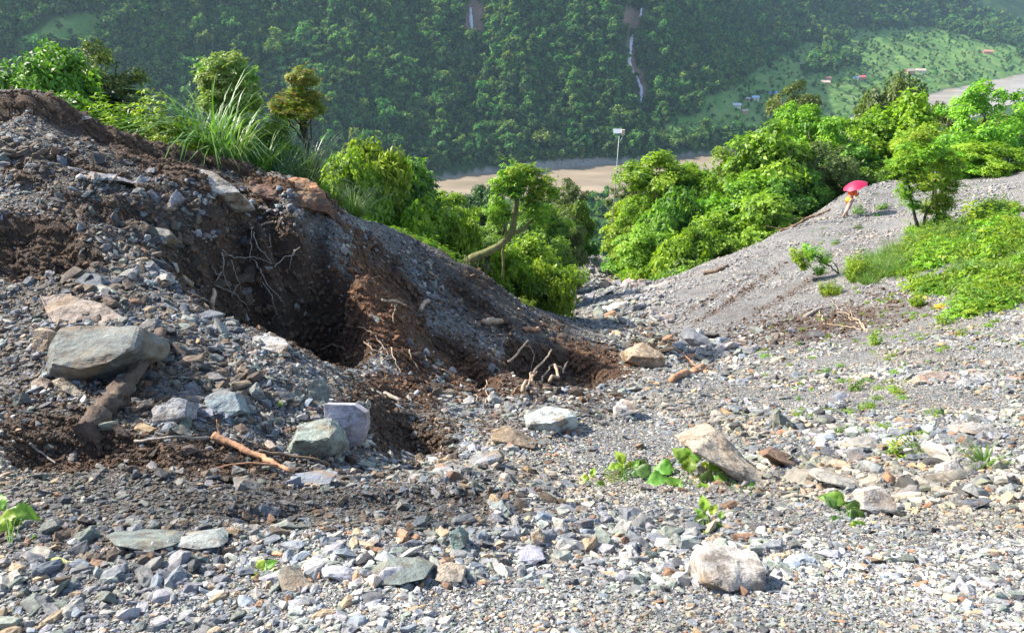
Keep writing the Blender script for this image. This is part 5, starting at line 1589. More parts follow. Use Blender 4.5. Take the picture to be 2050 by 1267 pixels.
cover('grass', [(690,400,75,50,40,1.2),(640,350,60,30,20,1),(800,470,60,35,40,.5),(560,350,70,20,10,.6)], 800, gpro, .2, .55, 41, extra=(fdep < 30) * 1.0 * (turf.ravel()[gfaces[:, 0]] > .02), thr=.12)
cover('leafy_cover', [(690,400,85,55,40,1.2),(800,470,90,35,40,.9),(560,350,90,24,10,.6),(860,510,60,30,35,.8)], 1100, lpro, .2, .5, 42, extra=(fdep < 30) * 1.0 * (turf.ravel()[gfaces[:, 0]] > .02), thr=.12)
# undergrowth right behind the crest lines, wherever the earth is overgrown
wv = fa / np.maximum(fdep, 3) ** 2 * np.clip(fturf - .15, 0, 1) * (fc[:, 1] < 80) * inframe
rq = np.random.default_rng(61); ku = rq.choice(len(fc), 5200, p=wv / wv.sum())
su = rq.uniform(.35, .95, 5200) * np.interp(fc[ku, 1], [14, 40, 80], [.7, 1.5, 2.2])
rotu = eul_from(np.array([0, 0, 1.]) + rq.normal(0, .15, (5200, 3)), rq.uniform(0, 6.28, 5200))
scatter('undergrowth', fc[ku], None, np.repeat(su[:, None], 3, 1), rotu, rq.integers(0, 4, 5200), np.ones((5200, 3)), lpro + [proto_leafy(14, L_dark)])
RB = [(1925,505,105,48,-12,1.1),(1975,590,70,52,0,1.1),(1820,532,66,24,-18,.8),(1750,552,50,12,-10,.7),(1990,440,60,28,-25,1.0),(1880,570,60,30,10,.8),(1930,630,60,22,5,.55),(1870,480,50,26,-20,1.0),(2030,500,50,60,0,1),(1855,462,40,16,0,.9)]
patchy = np.clip(.35 + 2.2 * fbm(fc[:, 0] * .55, fc[:, 1] * .55, 303, 3), 0, 1)
cover('creeping_plants', RB, 1250, [lpro[0], lpro[0], lpro[1]], .12, .42, 51, thr=.3, extra=patchy)
cover('creeping_plants', RB, 420, lpro + [proto_blades(7, G_lime, 20, .04, .6)], .3, .75, 55, thr=.35, extra=patchy)
cover('slope_grass', [(1780,530,70,28,-20,1),(1870,480,70,26,-15,1),(1960,560,80,30,0,.5),(1735,560,40,14,0,.6)], 750, gpro, .35, .75, 52, thr=.2)
# sprigs thinly spread over the open gravel
cover('sprigs', [(1850,640,200,70,0,.5),(1800,420,120,40,-10,.45),(1700,700,200,90,0,.35),(1950,380,100,25,0,.4),(1650,480,60,40,-20,.3),(1750,830,150,60,0,.2)], 240, lpro[:2], .05, .14, 53, thr=.05)
# yellow flowers
M_flower = leaf_mat('petals_yellow', (.6, .42, .01), (.8, .62, .02), (.85, .7, .05), .3)
def proto_flower(seed):
    r = np.random.default_rng(seed); p = r.normal(0, .5, (7, 3)); p[:, 2] = np.abs(p[:, 2]) * .5 + .5
    V, F = rosette_cloud(p, np.tile([0, 0, 1.], (7, 1)), .3, 5, r, lw=.7, droop=0); return mesh_np('flower_source', V, F, M_flower, link=False)
cover('yellow_flowers', [(1915,560,40,12,0,.6),(1980,545,30,10,0,.6),(1960,590,36,10,0,.6),(1843,598,10,10,0,.8),(1880,618,12,8,0,.8),(2000,590,20,10,0,.6),(1930,520,40,10,0,.45)], 90, [proto_flower(1), proto_flower(2)], .06, .13, 54, thr=.2)

# ---- small plants standing alone in the gravel
ALONE = [
 (1806,912,1806,866,66,'weed',L_lime,'lime_bush','small lime bush with fine leaves on the right gravel'),
 (1711,782,1711,752,30,'weed',L_mid,'weed','low shrublet in the gravel below the dry twigs'),
 (1752,690,1752,655,34,'weed',L_lime,'weed','green weed at the tip of the dry twigs'),
 (1660,590,1660,560,44,'upright',L_lime,'weed','pale weed beneath the leaning sapling on the right slope'),
 (1600,690,1600,682,14,'weed',L_mid,'weed','tiny weed above the gully bed'),
 (1718,428,1718,408,26,'weed',L_mid,'weed','weed growing at the right foot of the person'),
 (1766,418,1766,404,26,'weed',L_mid,'weed','weed on the slope a few steps right of the person'),
 (1755,432,1755,424,16,'weed',L_mid,'weed','tiny weed inside the umbrella shadow'),
 (1718,458,1718,448,18,'weed',L_olive,'weed','dull green weed below the person'),
 (1672,488,1672,478,18,'weed',L_mid,'weed','solitary weed lower on the slope left of the person'),
 (1596,832,1596,820,22,'weed',L_yell,'weed','yellowish weed in gravel left of the dark blue stone'),
 (1795,785,1795,770,26,'weed',L_yell,'weed','yellow-green weed left of the peach-coloured rock'),
 (1735,818,1735,800,34,'weed',L_yell,'weed','mossy yellow weed beside the pinkish stones'),
 (1678,868,1678,850,20,'weed',L_mid,'weed','small weed above the rust-orange elongated rock'),
 (1600,800,1600,790,14,'weed',L_mid,'weed','tiniest weed left of the low shrublet'),
 (1653,745,1653,733,20,'weed',L_mid,'weed','faint weed left of the low shrublet, nearer the gully'),
 (1925,672,1925,655,26,'weed',L_lime,'weed','weed below the yellow-flowered patch at right'),
 (1965,452,1965,405,95,'weed',L_lime,'lime_bush','lime bush at the top of the green patch by the right edge'),
 (1995,520,1995,470,90,'weed',L_lime,'lime_bush','lime bush in the middle of the green patch, right edge'),
 (1905,470,1905,430,80,'weed',L_mid,'lime_bush','mid green bush at the upper left of the green patch'),
 (1850,530,1850,500,60,'upright',L_lime,'lime_bush','erect leafy bush in the left part of the green patch'),
 (1712,560,1712,500,44,'upright',L_lime,'lime_bush','upright pale bush where the green patch begins at left'),
 (1950,590,1950,560,70,'weed',L_lime,'lime_bush','low bush near the yellow flowers at right'),
 (1890,648,1890,625,44,'weed',L_lime,'weed','leafy weed on the lower fringe of the green patch'),
 (1835,612,1835,585,30,'upright',L_yell,'weed','erect weed at the left fringe of the flowering patch'),
 (1055,612,1060,592,40,'weed',L_lime,'weed','weed on the spur top below the big bright bush'),
 (560,812,560,800,16,'weed',L_lime,'weed','single small weed among the rocks left of the upright slate'),
]
for (px, pyb, tx, ty, w, kind, mt, nm, lab) in ALONE:
    g = gpt(px, pyb); u = depth_of(g) / FPX
    o = empty(nm, g); tag(o, lab, 'weed' if nm == 'weed' else 'bush')
    me, _ = crown_mesh(kind, mt, 1); c = bpy.data.objects.new('foliage', me); C.objects.link(c); c.parent = o
    hh = (pyb - ty) * u
    c.scale = (w * .5 * u, w * .5 * u, hh * (.75 if kind == 'weed' else .5)); c.location = (0, 0, hh * (.25 if kind == 'weed' else .5)); c.rotation_euler = (0, 0, px)
    V, F = tube_np(wander((0, 0, -.03), (0, 0, hh * .6), 4, .08), [.006, .005, .004, .002], 5); mesh_py('stem', V, F, M_bark, o)
# leaning sapling on the right slope
def sapling():
    g = gpt(1678, 548); o = empty('sapling', g); tag(o, 'leaning leafy sapling sprawled on the right gravel slope', 'sapling')
    u = depth_of(g) / FPX; r = np.random.default_rng(12)
    def w(px, py, dy=0): return at(px, py, g[1] + dy) - g
    V = []; F = []; k = 0
    for a, b in ((w(1680, 548), w(1650, 520, -.1)), (w(1650, 520, -.1), w(1600, 505, -.3)), (w(1652, 522, -.1), w(1640, 508, .1)), (w(1678, 548), w(1668, 525))):
        v, f = tube_np(wander(a, b, 6, .1, r), np.linspace(.035, .015, 6), 5); V.append(v); F += [[i + k for i in q] for q in f]; k += len(v)
    mesh_py('stem', np.concatenate(V), F, M_bark, o)
    for (px, py, ww) in ((1600, 512, 42), (1625, 505, 44), (1648, 518, 36), (1612, 528, 36), (1640, 540, 30), (1706, 528, 34)):
        me, _ = crown_mesh('weed', L_lime, 2); c = bpy.data.objects.new('leaf_tuft', me); C.objects.link(c); c.parent = o
        c.location = w(px, py, -.1); c.scale = (ww * .5 * u,) * 2 + (ww * .38 * u,); c.rotation_euler = (0, 0, px)
sapling()
grass_thing(1968, 935, 'yellowing grass clump on the gravel at the right edge', 62, 90, G_lime, spread=.9, arch=.9)
grass_thing(1700, 560, 'upright grass tuft beside the leaning sapling', 40, 60, G_lime, spread=.5)
grass_thing(640, 1120, 'few thin grass blades at the bottom, left of centre', 40, 14, G_lime, spread=.4)
grass_thing(705, 400, 'bright lime grass clump on the ridge beside the dark soil block', 120, 260, G_lime, Y=15.9, spread=.7, arch=1.0, wid=.014)
grass_thing(660, 392, 'bright grass clump touching the orange clod', 110, 240, G_lime, Y=15.5, spread=.7, arch=1.0, wid=.014)
grass_thing(1645, 548, 'dry yellowish grass tuft left of the sapling stem', 26, 40, G_pale, spread=.8)

# ---- broad-leaved seedlings and creeper in the foreground: every leaf a part
M_bleaf = [leaf_mat('broad_leaf_%s' % n, a, b, c, .38, .42) for n, a, b, c in (('a', (.08, .18, .03), (.15, .29, .045), (.23, .38, .07)), ('b', (.05, .10, .03), (.08, .16, .04), (.12, .21, .05)), ('c', (.13, .22, .02), (.24, .36, .04), (.36, .45, .08)))]
def broad_leaf_mesh(name, shape, mat, seed):
    r = np.random.default_rng(seed)
    nl, nw = 14, 6
    V = []; F = []
    for i in range(nl + 1):
        t = i / nl
        if shape == 'heart': w = (math.sin(math.pi * min(1, t * .97 + .03)) ** .62) * (1.02 - .55 * t) * .62
        else: w = math.sin(math.pi * min(1, t * .98 + .02)) ** .85 * (1.05 - .35 * t) * .36
        w *= (1.06 if i % 2 else .94) * (1 if t < .6 else (1 - (t - .6) * .9))
        if i == nl: w = .002
        for j in range(nw + 1):
            s = j / nw * 2 - 1
            y = t - (.12 * (1 - abs(s)) if (shape == 'heart' and i == 0) else 0)
            z = .26 * abs(s) * w * 2 - .42 * t * t + .03 * math.sin(11 * t + 4 * abs(s)) + .012 * r.normal()
            V.append([s * w, y, z - .05 * s * s])
    for i in range(nl):
        for j in range(nw):
            a = i * (nw + 1) + j
            F.append([a, a + 1, a + nw + 2, a + nw + 1])
    o = mesh_np(name, V, F, mat, smooth=True, link=False); me = o.data; bpy.data.objects.remove(o); return me
bl = {(s, k): broad_leaf_mesh('leaf', s, M_bleaf[k], i) for i, (s, k) in enumerate([(s, k) for s in ('heart', 'oval') for k in (0, 1, 2)])}
def broad_plant(name, label, base, leaves, cat='plant'):
    g = gpt(*base); u = depth_of(g) / FPX
    o = empty(name, g); tag(o, label, cat)
    V = []; F = []; k = 0
    rl = np.random.default_rng(int(base[0]))
    leaves = list(leaves) + [(a + rl.uniform(-22, 22), b + rl.uniform(-9, 9), c * rl.uniform(.45, .75), d + rl.uniform(-90, 90), e, int(rl.integers(0, 3)), f * .8) for (a, b, c, d, e, f_, f) in leaves]
    for (px, py, Lp, ang, shape, m, lift) in leaves:
        gg = gpt(px, py); p = at(px, py, gg[1]) + np.array([0, -.0, lift * Lp * u])
        # back off along the ray so that the leaf base stays over the ground
        p = p - g
        lf = bpy.data.objects.new('leaf', bl[(shape, m)]); C.objects.link(lf); lf.parent = o
        lf.location = p; L = Lp * u * .9
        lf.scale = (L, L, L)
        a = R(ang)       # 0 = to the right, 90 = up the picture
        yax = Vector((math.cos(a), math.sin(a) * .55, math.sin(a) * .62 + .12)).normalized()
        nrm = Vector((-.15, -.42, .9)); xax = yax.cross(nrm).normalized(); zax = xax.cross(yax)
        lf.rotation_euler = Matrix((xax, yax, zax)).transposed().to_euler()
        v, f = tube_np(wander((0, 0, -.01), p, 6, .03), np.linspace(.0035, .002, 6), 5); V.append(v); F += [[i + k for i in q] for q in f]; k += len(v)
    mesh_py('stem', np.concatenate(V), F, M_bleaf[0], o)
    return o
broad_plant('creeper', 'creeper with large heart-shaped leaves left of the cream boulder', (1400, 968),
 [(1345,950,44,170,'heart',0,.3),(1330,968,46,195,'heart',0,.2),(1385,945,50,100,'heart',0,.4),(1400,968,44,-30,'heart',1,.3),(1360,972,40,230,'heart',0,.3),(1300,960,40,150,'heart',1,.3),(1420,950,36,20,'heart',0,.4),(1370,930,40,130,'heart',0,.4)])
broad_plant('seedling', 'lime seedling with drooping pointed leaves left of the creeper', (1250, 968),
 [(1243,935,42,255,'oval',2,.4),(1258,935,44,-80,'oval',2,.4),(1270,935,50,-55,'oval',1,.4),(1250,940,40,120,'oval',2,.4),(1240,940,36,200,'oval',2,.3),(1265,945,30,60,'oval',0,.3)])
broad_plant('seedling', 'small yellowish seedling at the left end of the creeper', (1190, 972),
 [(1180,962,24,170,'oval',2,.3),(1185,960,24,80,'oval',2,.3),(1195,970,26,-40,'oval',0,.3),(1180,966,20,220,'oval',2,.2)])
broad_plant('seedling', 'seedling with rounded leaves leaning on the cream boulder', (1475, 985),
 [(1455,965,34,200,'heart',0,.3),(1470,955,34,110,'heart',2,.4),(1485,965,32,30,'heart',0,.3),(1500,978,32,-80,'oval',2,.3),(1465,978,30,250,'oval',1,.2),(1490,985,26,-40,'oval',0,.2)])
broad_plant('seedling', 'three-leaf lime seedling above the big white boulder', (1415, 1078),
 [(1410,1040,44,95,'oval',2,.5),(1405,1045,50,-100,'oval',0,.6),(1425,1060,40,-60,'oval',1,.5),(1420,1042,34,60,'oval',2,.5),(1398,1050,20,200,'oval',1,.4)])
broad_plant('weed', 'broad-leaved weed pointing down right beside the quartz rock', (1700, 1042),
 [(1690,1020,60,160,'oval',0,.3),(1700,1030,64,-40,'oval',0,.3),(1690,1030,56,-20,'oval',1,.4),(1705,1050,50,-60,'oval',0,.2),(1680,1015,36,90,'oval',1,.3),(1700,1035,54,-65,'oval',1,.4)], cat='weed')
broad_plant('weed', 'green leaves cut by the lower left edge of the picture', (22, 1100),
 [(40,1052,60,190,'oval',2,.4),(28,1045,70,-20,'oval',0,.5),(20,1060,60,-80,'oval',2,.5),(85,1070,26,-80,'oval',0,.3),(15,1040,50,120,'oval',0,.5)], cat='weed')
broad_plant('weed', 'small trefoil weed at the bottom edge left of centre', (530, 1150),
 [(535,1140,24,40,'heart',0,.3),(528,1140,24,130,'heart',2,.3),(532,1150,24,-70,'heart',0,.3),(520,1155,20,200,'heart',2,.2),(545,1150,20,0,'heart',1,.2)], cat='weed')
# fern beside the seedling
def fern(px, pyb, hpx, lab):
    g = gpt(px, pyb); u = depth_of(g) / FPX; o = empty('fern', g); tag(o, lab, 'fern')
    for a0 in (-.1, .35, -.5):
        V = []; F = []
        L = hpx * u
        for i in range(16):
            t = i / 16; c = np.array([math.sin(a0) * L * t, -.15 * L * t * t, L * t]); w = L * .32 * (1 - t) ** .7 * min(1, t * 5 + .2)
            for s in (-1, 1):
                d = np.array([s * math.cos(a0), -.2, .25]); b = len(V)
                V += [c, c + d * w * .5 + np.array([0, 0, L * .02]), c + d * w, c + d * w * .5 - np.array([0, 0, L * .02])]
                F.append([b, b + 1, b + 2, b + 3])
        mesh_np('frond', np.array(V), np.array(F), M_bleaf[2], parent=o)
fern(1228, 968, 52, 'small yellow-green fern left of the drooping seedling')

# ---------------------------------------------------------------- roots, branches, logs
M_wood = simple_mat('pale_root', (.34, .25, .17), .85, var=.35, scale=12, bump=.4)
M_wood2 = simple_mat('brown_root', (.17, .11, .07), .9, var=.4, scale=12, bump=.4)
M_wood3 = simple_mat('grey_deadwood', (.24, .21, .175), .9, var=.35, scale=14, bump=.4)
M_redwood = simple_mat('reddish_wood', (.36, .19, .10), .85, var=.35, scale=9, bump=.5)
M_mud = simple_mat('muddy_wood', (.10, .07, .05), .95, var=.5, scale=9, bump=.9)
def stick(name, label, cat, pl, rpx, mat, group=None, lift=0.4, wob=.06, nseg=7, jit=.08, side=None, seed=None, Yf=None, knob=.10):
    """pl: pixels along the stick; each (px, py, metres in front of the ground)"""
    r = np.random.default_rng(seed or int(pl[0][0] * 3 + pl[0][1]))
    P = []
    for q in pl:
        g = gpt(q[0], q[1]) if Yf is None else np.array([0, Yf, 0]); f = q[2] if len(q) > 2 else 0
        P.append(at(q[0], q[1], g[1] - f))
    P = np.array(P); dm = depth_of(P.mean(0)) / FPX
    r0 = rpx[0] * dm; r1 = rpx[1] * dm
    path = []
    for a, b in zip(P[:-1], P[1:]):
        w = wander(a, b, 9, wob, r); path += list(w[:-1])
    path.append(P[-1]); path = np.array(path); path[:, 2] += r0 * lift
    V, F = tube_np(path, np.linspace(r0, r1, len(path)) * (1 + knob * r.uniform(-1, 1, len(path))), nseg, jit=jit, r=r)
    if side:
        k = len(V); V = [V]
        for _ in range(side):
            i = r.integers(2, len(path) - 1); e = path[i] + r.normal(0, 1, 3) * np.linalg.norm(P[0] - P[-1]) * .16
            e[2] = max(e[2], path[i][2] - .05)
            v, f = tube_np(wander(path[i], e, 5, .12, r), np.linspace(r0 * .4, r0 * .1, 5), 4); V.append(v); F += [[j + k for j in q] for q in f]; k += len(v)
        V = np.concatenate(V)
    c = P.mean(0)
    o = mesh_py(name, V - c, F, mat); o.location = c
    tag(o, label, cat, group); return o
stick('log', 'muddy log lying diagonally below the largest boulder', 'log', [(325,672,.0),(290,735,0),(245,790,0),(215,830,0),(178,882,0)], (15, 19), M_mud, wob=.10, nseg=14, jit=.30, lift=.8, knob=.32)
stick('fallen_branch', 'orange-brown fallen branch above the bottom left gravel', 'branch', [(430,888),(470,905),(530,930),(585,960)], (9, 4), M_redwood, side=5, lift=2.2)
stick('branch', 'thin grey branch lying left from the orange-brown branch', 'branch', [(272,892),(350,884),(430,886),(480,892)], (2.8, 3.5), M_wood3, lift=4)
stick('branch', 'thin dark branch pointing at the green-topped boulder', 'branch', [(520,912),(580,922),(660,938)], (4, 2.5), M_wood2, side=3, lift=3)
stick('twig', 'slanting thin twig at the left edge in dark soil', 'twig', [(60,888,.05),(90,912,.02),(118,934)], (2.5, 1.5), M_wood3)
stick('twig', 'short flat twig with a lump, left edge in dark soil', 'twig', [(78,920),(120,924),(162,932)], (3.5, 4), M_wood2)
stick('twig', 'pale twig lying on the upper left slope', 'twig', [(28,404),(60,392),(92,380)], (2, 1.2), M_wood)
stick('tree_stump', 'short pale twisted stump standing at the hollow rim', 'stump', [(424,622,.0),(425,605,.25),(430,592,.32),(428,580,.36)], (5.5, 3.5), M_wood, lift=0)
stick('root', 'pale root rising left of the twisted stump', 'root', [(378,585,.2),(400,598,.1),(420,606,.05)], (1.6, 2), M_wood3)
DR = [  # roots dangling in the hollow
 [(445,505,.1),(447,540,.2),(455,570,.15),(465,595,.1)], [(445,500,.05),(470,518,.2),(510,515,.15),(545,530,.05)], [(505,460,.1),(503,500,.2),(502,525,.15)],
 [(507,465,.1),(520,500,.2),(545,530,.1)], [(505,520,.1),(530,560,.25),(555,590,.2),(572,615,.1)], [(462,520,.1),(475,560,.2),(485,585,.15)],
 [(590,500,.1),(582,520,.15),(580,540,.1)], [(445,545,.1),(435,560,.15),(428,570,.05)], [(430,572,.1),(455,580,.2),(480,600,.2),(500,622,.1)], [(525,565,.1),(545,600,.2),(555,630,.1)],
 [(540,470,.1),(542,490,.15),(530,505,.1)], [(465,592,.1),(478,570,.2)], [(424,535,.1),(432,548,.12),(445,552,.05)], [(550,535,.1),(590,505,.2),(600,495,.05)]]
DRL = ['long root hanging down at the left of the hollow', 'root curving right across the upper hollow', 'short root hanging from the hollow top edge', 'root slanting right below the top edge of the hollow', 'longest root slanting down the middle of the hollow', 'root crossing the centre of the hollow steeply', 'short root near the right end of the hollow',
 'small hooked root left of the long hanging root', 'root arching down right beside the pale stump', 'straight root low in the right half of the hollow', 'small root in the upper right of the hollow', 'short forked root above the pale stump', 'tiny curl of root at the left wall of the hollow', 'root reaching up to the brown lip of the hollow']
for i, d in enumerate(DR):
    stick('hanging_root', DRL[i], 'root', d, (1.25, .7), M_wood3, group='thin roots dangling in the shaded hollow', nseg=5, wob=.10)
stick('twig', 'yellowish twig sticking out over the top of the hollow', 'twig', [(503,458,.15),(525,450,.1),(548,444,.02)], (1.6, 2.2), M_wood)
stick('root', 'bent root with a pale cut end on the brown bank', 'root', [(841,622,.1),(847,610,.12),(858,602,.1)], (4.5, 5), M_wood, lift=0)
stick('root', 'level pale root on the brown bank left of the cut one', 'root', [(765,602,.1),(795,606,.1),(812,612,.02)], (3, 3), M_wood)
LR = [[(790,607,.05),(787,630,.1),(789,648,.08)], [(783,696,.1),(792,720,.15),(803,748,.1)], [(752,672,.05),(765,690,.1),(778,710,.08)], [(728,682,.05),(745,700,.1),(760,705,.08)],
      [(878,720,.05),(885,740,.12),(912,756,.1),(950,768,.05)], [(955,765,.08),(952,790,.1),(953,812,.05)], [(970,770,.08),(975,790,.1),(974,812,.05)], [(820,700,.08),(838,740,.1)], [(850,700,.08),(856,735,.1)],
      [(1003,795,.05),(1030,782,.1),(1052,768,.05)], [(1058,690,.05),(1070,710,.15),(1064,740,.1)], [(690,640,.05),(720,655,.15),(745,668,.1)], [(640,700,.02),(670,690,.1),(690,700,.05)]]
LRL = ['fine root dropping from the level pale root', 'pale straight root in the dark notch of the brown bank', 'fine root at the lower left of the brown bank', 'short root at the foot of the brown bank, far left', 'long root running along the bottom of the spur', 'left one of two roots hanging at the spur toe', 'right one of two roots hanging at the spur toe', 'slanting root below the notch in the brown bank', 'short upright root right of the notch', 'root lying left of the dry stick fan', 'thin root rising behind the leftmost dry stick', 'root crossing the shaded foot of the hollow', 'root at the shaded lip right of the pale flat block']
for i, d in enumerate(LR):
    stick('root', LRL[i], 'root', d, (1.4, .8), M_wood, group='fine roots trailing down the lit brown bank', nseg=5, wob=.09)
DS = [([(1018,735,.0),(1040,712,.25),(1058,692,.4)], 2.6, 'leftmost of the dry sticks poking up in front of the spur'),
      ([(1046,800,.0),(1070,755,.35),(1104,712,.6)], 3.2, 'longest dry stick of the fan in front of the spur'),
      ([(1064,798,.0),(1085,765,.3),(1108,738,.45)], 2.6, 'dry stick leaning close right of the longest one'),
      ([(1100,778,.0),(1125,760,.25),(1136,736,.4)], 3.0, 'rightmost dry stick standing in front of the spur'),
      ([(1050,790,.0),(1062,765,.2),(1068,750,.3)], 2.0, 'shortest dry stick in the fan before the spur')]
for d, rr, lab in DS:
    stick('dry_stick', lab, 'stick', d, (rr, rr * .55), M_wood, wob=.05, lift=5)
stick('log', 'reddish torn log on the gravel right of the tan boulder', 'log', [(1345,766),(1375,750),(1410,737)], (6, 9), M_redwood, nseg=9, jit=.25, side=4)
stick('log', 'dark log along the gravel edge left of the person', 'log', [(1558,464),(1600,448),(1640,430),(1662,420)], (3.2, 2.2), M_wood2, nseg=8, Yf=37.8, knob=.35, wob=.09, jit=.25, side=4)
stick('log', 'short brown log on the gravel edge above the gully', 'log', [(1408,550),(1435,545),(1455,534)], (6, 4), M_wood2, nseg=8, jit=.2)
stick('log', 'pale log lying under the bush at the mouth of the gully', 'log', [(1078,613),(1105,609),(1128,613)], (4, 3.5), M_wood, nseg=8)
stick('log', 'reddish stick end jutting from the spur soil', 'log', [(1048,662,.05),(1065,661,.1),(1080,663,.1)], (4.5, 4), M_redwood, nseg=8)
stick('log', 'thick tan root piece lying on the spur', 'root', [(968,650,.05),(985,644,.08),(1004,646,.05)], (7, 6), M_wood, nseg=9, jit=.15)
stick('log', 'short buff log lying on the right slope above the peach-coloured rock', 'log', [(1612,636),(1630,626),(1645,620)], (5, 3), M_wood3, nseg=8)
stick('branch', 'grey rod-like branch right of the lilac slab', 'branch', [(770,788,.02),(800,803,.02),(825,816)], (4.5, 3), M_wood3)
stick('branch', 'pale flat stick lying in shade below the lilac slab', 'branch', [(738,940),(760,938),(782,938)], (4, 4), M_wood)
stick('branch', 'dark straight branch along the small gravel ledge', 'branch', [(760,966),(790,967),(822,966)], (2.5, 2), M_wood2)
stick('branch', 'thick dark branch in front of the white stone', 'branch', [(1215,784),(1245,786),(1285,782)], (5, 4), M_barkdark)
TW = [([(1738,662),(1700,630,.3),(1665,600,.6)],'longest dry twig of the dead shrub on the right slope'),([(1738,662),(1715,640,.3),(1700,615,.5)],'middle dry twig of the dead shrub on the right slope'),([(1736,664),(1700,655,.2),(1655,648,.3)],'lowest dry twig of the dead shrub on the right slope'),([(1650,645,.1),(1640,625,.2),(1645,610,.3)],'thin pale twig left of the dead shrub')]
for d, lab in TW:
    stick('dry_twig', lab, 'twig', d, (1.6, .9), M_wood, nseg=5, side=2, lift=0)
stick('twig', 'green-yellow reed stalk lying near the lower left corner', 'twig', [(60,1112),(120,1122),(175,1134)], (7, 3), simple_mat('dry_reed', (.30, .30, .12), .8), nseg=7)
stick('twig', 'rust-brown bark piece between the lilac rock and white boulder', 'bark piece', [(1285,1122),(1305,1112),(1325,1096)], (6, 3), M_redwood, nseg=7, jit=.3)
# fine root mat on the banks: nobody could count it
def rootmat():
    r = np.random.default_rng(9); m = pixmask(fpx_, fpy_, [(800,640,60,120,-25,1),(900,740,120,50,20,.8),(1000,770,120,40,5,.6),(520,520,110,60,25,.5),(400,930,170,30,0,.35),(1150,730,90,40,10,.4),(760,790,60,60,-40,.7)])
    w = fa / fdep ** 2 * m * inframe; k = r.choice(len(fc), 420, p=w / w.sum()); V = []; F = []; b = 0
    for i in k:
        L = r.uniform(.1, .4); e = fc[i] + fn[i] * r.uniform(.02, .10) + np.array([r.normal(0, .4), r.normal(0, .3), -abs(r.normal(0, .6))]) * L
        v, f = tube_np(wander(fc[i] - fn[i] * .02, e, 6, .2, r), np.linspace(.0045, .0015, 6), 3, cap=False)
        V.append(v); F += [[j + b for j in q] for q in f]; b += len(v)
    o = mesh_py('root_mat', np.concatenate(V), F, M_wood3); o['kind'] = 'stuff'
rootmat()
# ---------------------------------------------------------------- far things: houses, waterfall, pole
def gptV(px, py):
    ys = np.arange(560, 2450, 1.5); v = (633.5 - py) / FPX; dd = ys / (CP + v * SP)
    xs = dd * (px - 1025.0) / FPX; zs = ray_k(py) * ys; hv = HV(xs, ys)
    i = np.where((zs < hv) & (ys > farbank(xs) - 40))[0]
    i = i[0] if len(i) else len(ys) - 1
    return np.array([xs[i], ys[i], hv[i]])
def boxp(x0, x1, y0, y1, z0, z1):
    V = [(x0, y0, z0), (x1, y0, z0), (x1, y1, z0), (x0, y1, z0), (x0, y0, z1), (x1, y0, z1), (x1, y1, z1), (x0, y1, z1)]
    return V, [(0, 3, 2, 1), (4, 5, 6, 7), (0, 1, 5, 4), (1, 2, 6, 5), (2, 3, 7, 6), (3, 0, 4, 7)]
M_wallw = simple_mat('lime_wash', (.55, .50, .43), .9, scale=.8); M_wallb = simple_mat('mud_wall', (.42, .24, .16), .9, scale=.8)
M_door = simple_mat('door_wood', (.10, .06, .04), .8); M_glassd = simple_mat('window_dark', (.03, .035, .04), .3)
roofs = {'blue': (.06, .22, .60), 'paleblue': (.28, .42, .60), 'red': (.55, .12, .12), 'tin': (.45, .47, .50), 'thatch': (.40, .32, .24), 'teal': (.10, .36, .42), 'rust': (.38, .17, .11)}
M_roof = {k: simple_mat('roof_' + k, c, .6, var=.12, scale=1.5) for k, c in roofs.items()}
HS = [(1547,190,17,'blue','w','house with a clear blue roof, highest blue one on the slope'),
 (1511,197,15,'paleblue','w','house with a pale blue roof left of the clear blue one'),
 (1497,200,8,'tin','b','tiny house with a pinkish wall left of the pale blue roof'),
 (1474,212,16,'tin','w','long tin-roofed house lowest left in the hamlet'),
 (1490,224,13,'thatch','b','brown hut below the long tin-roofed house'),
 (1656,158,14,'rust','b','tiered rust-coloured house above the pale hazy tree'),
 (1651,166,18,'thatch','b','low earthen shed beneath the tiered rust-coloured house'),
 (1724,156,16,'red','b','house with a bright red roof on the upper terraces'),
 (1713,157,10,'teal','w','small teal-roofed shed touching the red-roofed house'),
 (1820,143,20,'thatch','b','long pale-roofed house left in the highest row'),
 (1842,142,18,'thatch','w','pale-roofed house right in the highest row'),
 (1802,152,10,'rust','b','brown hut at the left below the highest row'),
 (1252,237,14,'blue','w','lone blue-roofed hut in the forest beside the stream'),
 (1885,272,14,'blue','w','blue-roofed house beyond the right trees near the river'),
 (1978,104,16,'rust','b','earth-coloured hut on the terrace at the far upper right'),
 (1378,213,12,'rust','b','brown hut on the forest track left of the hamlet')]
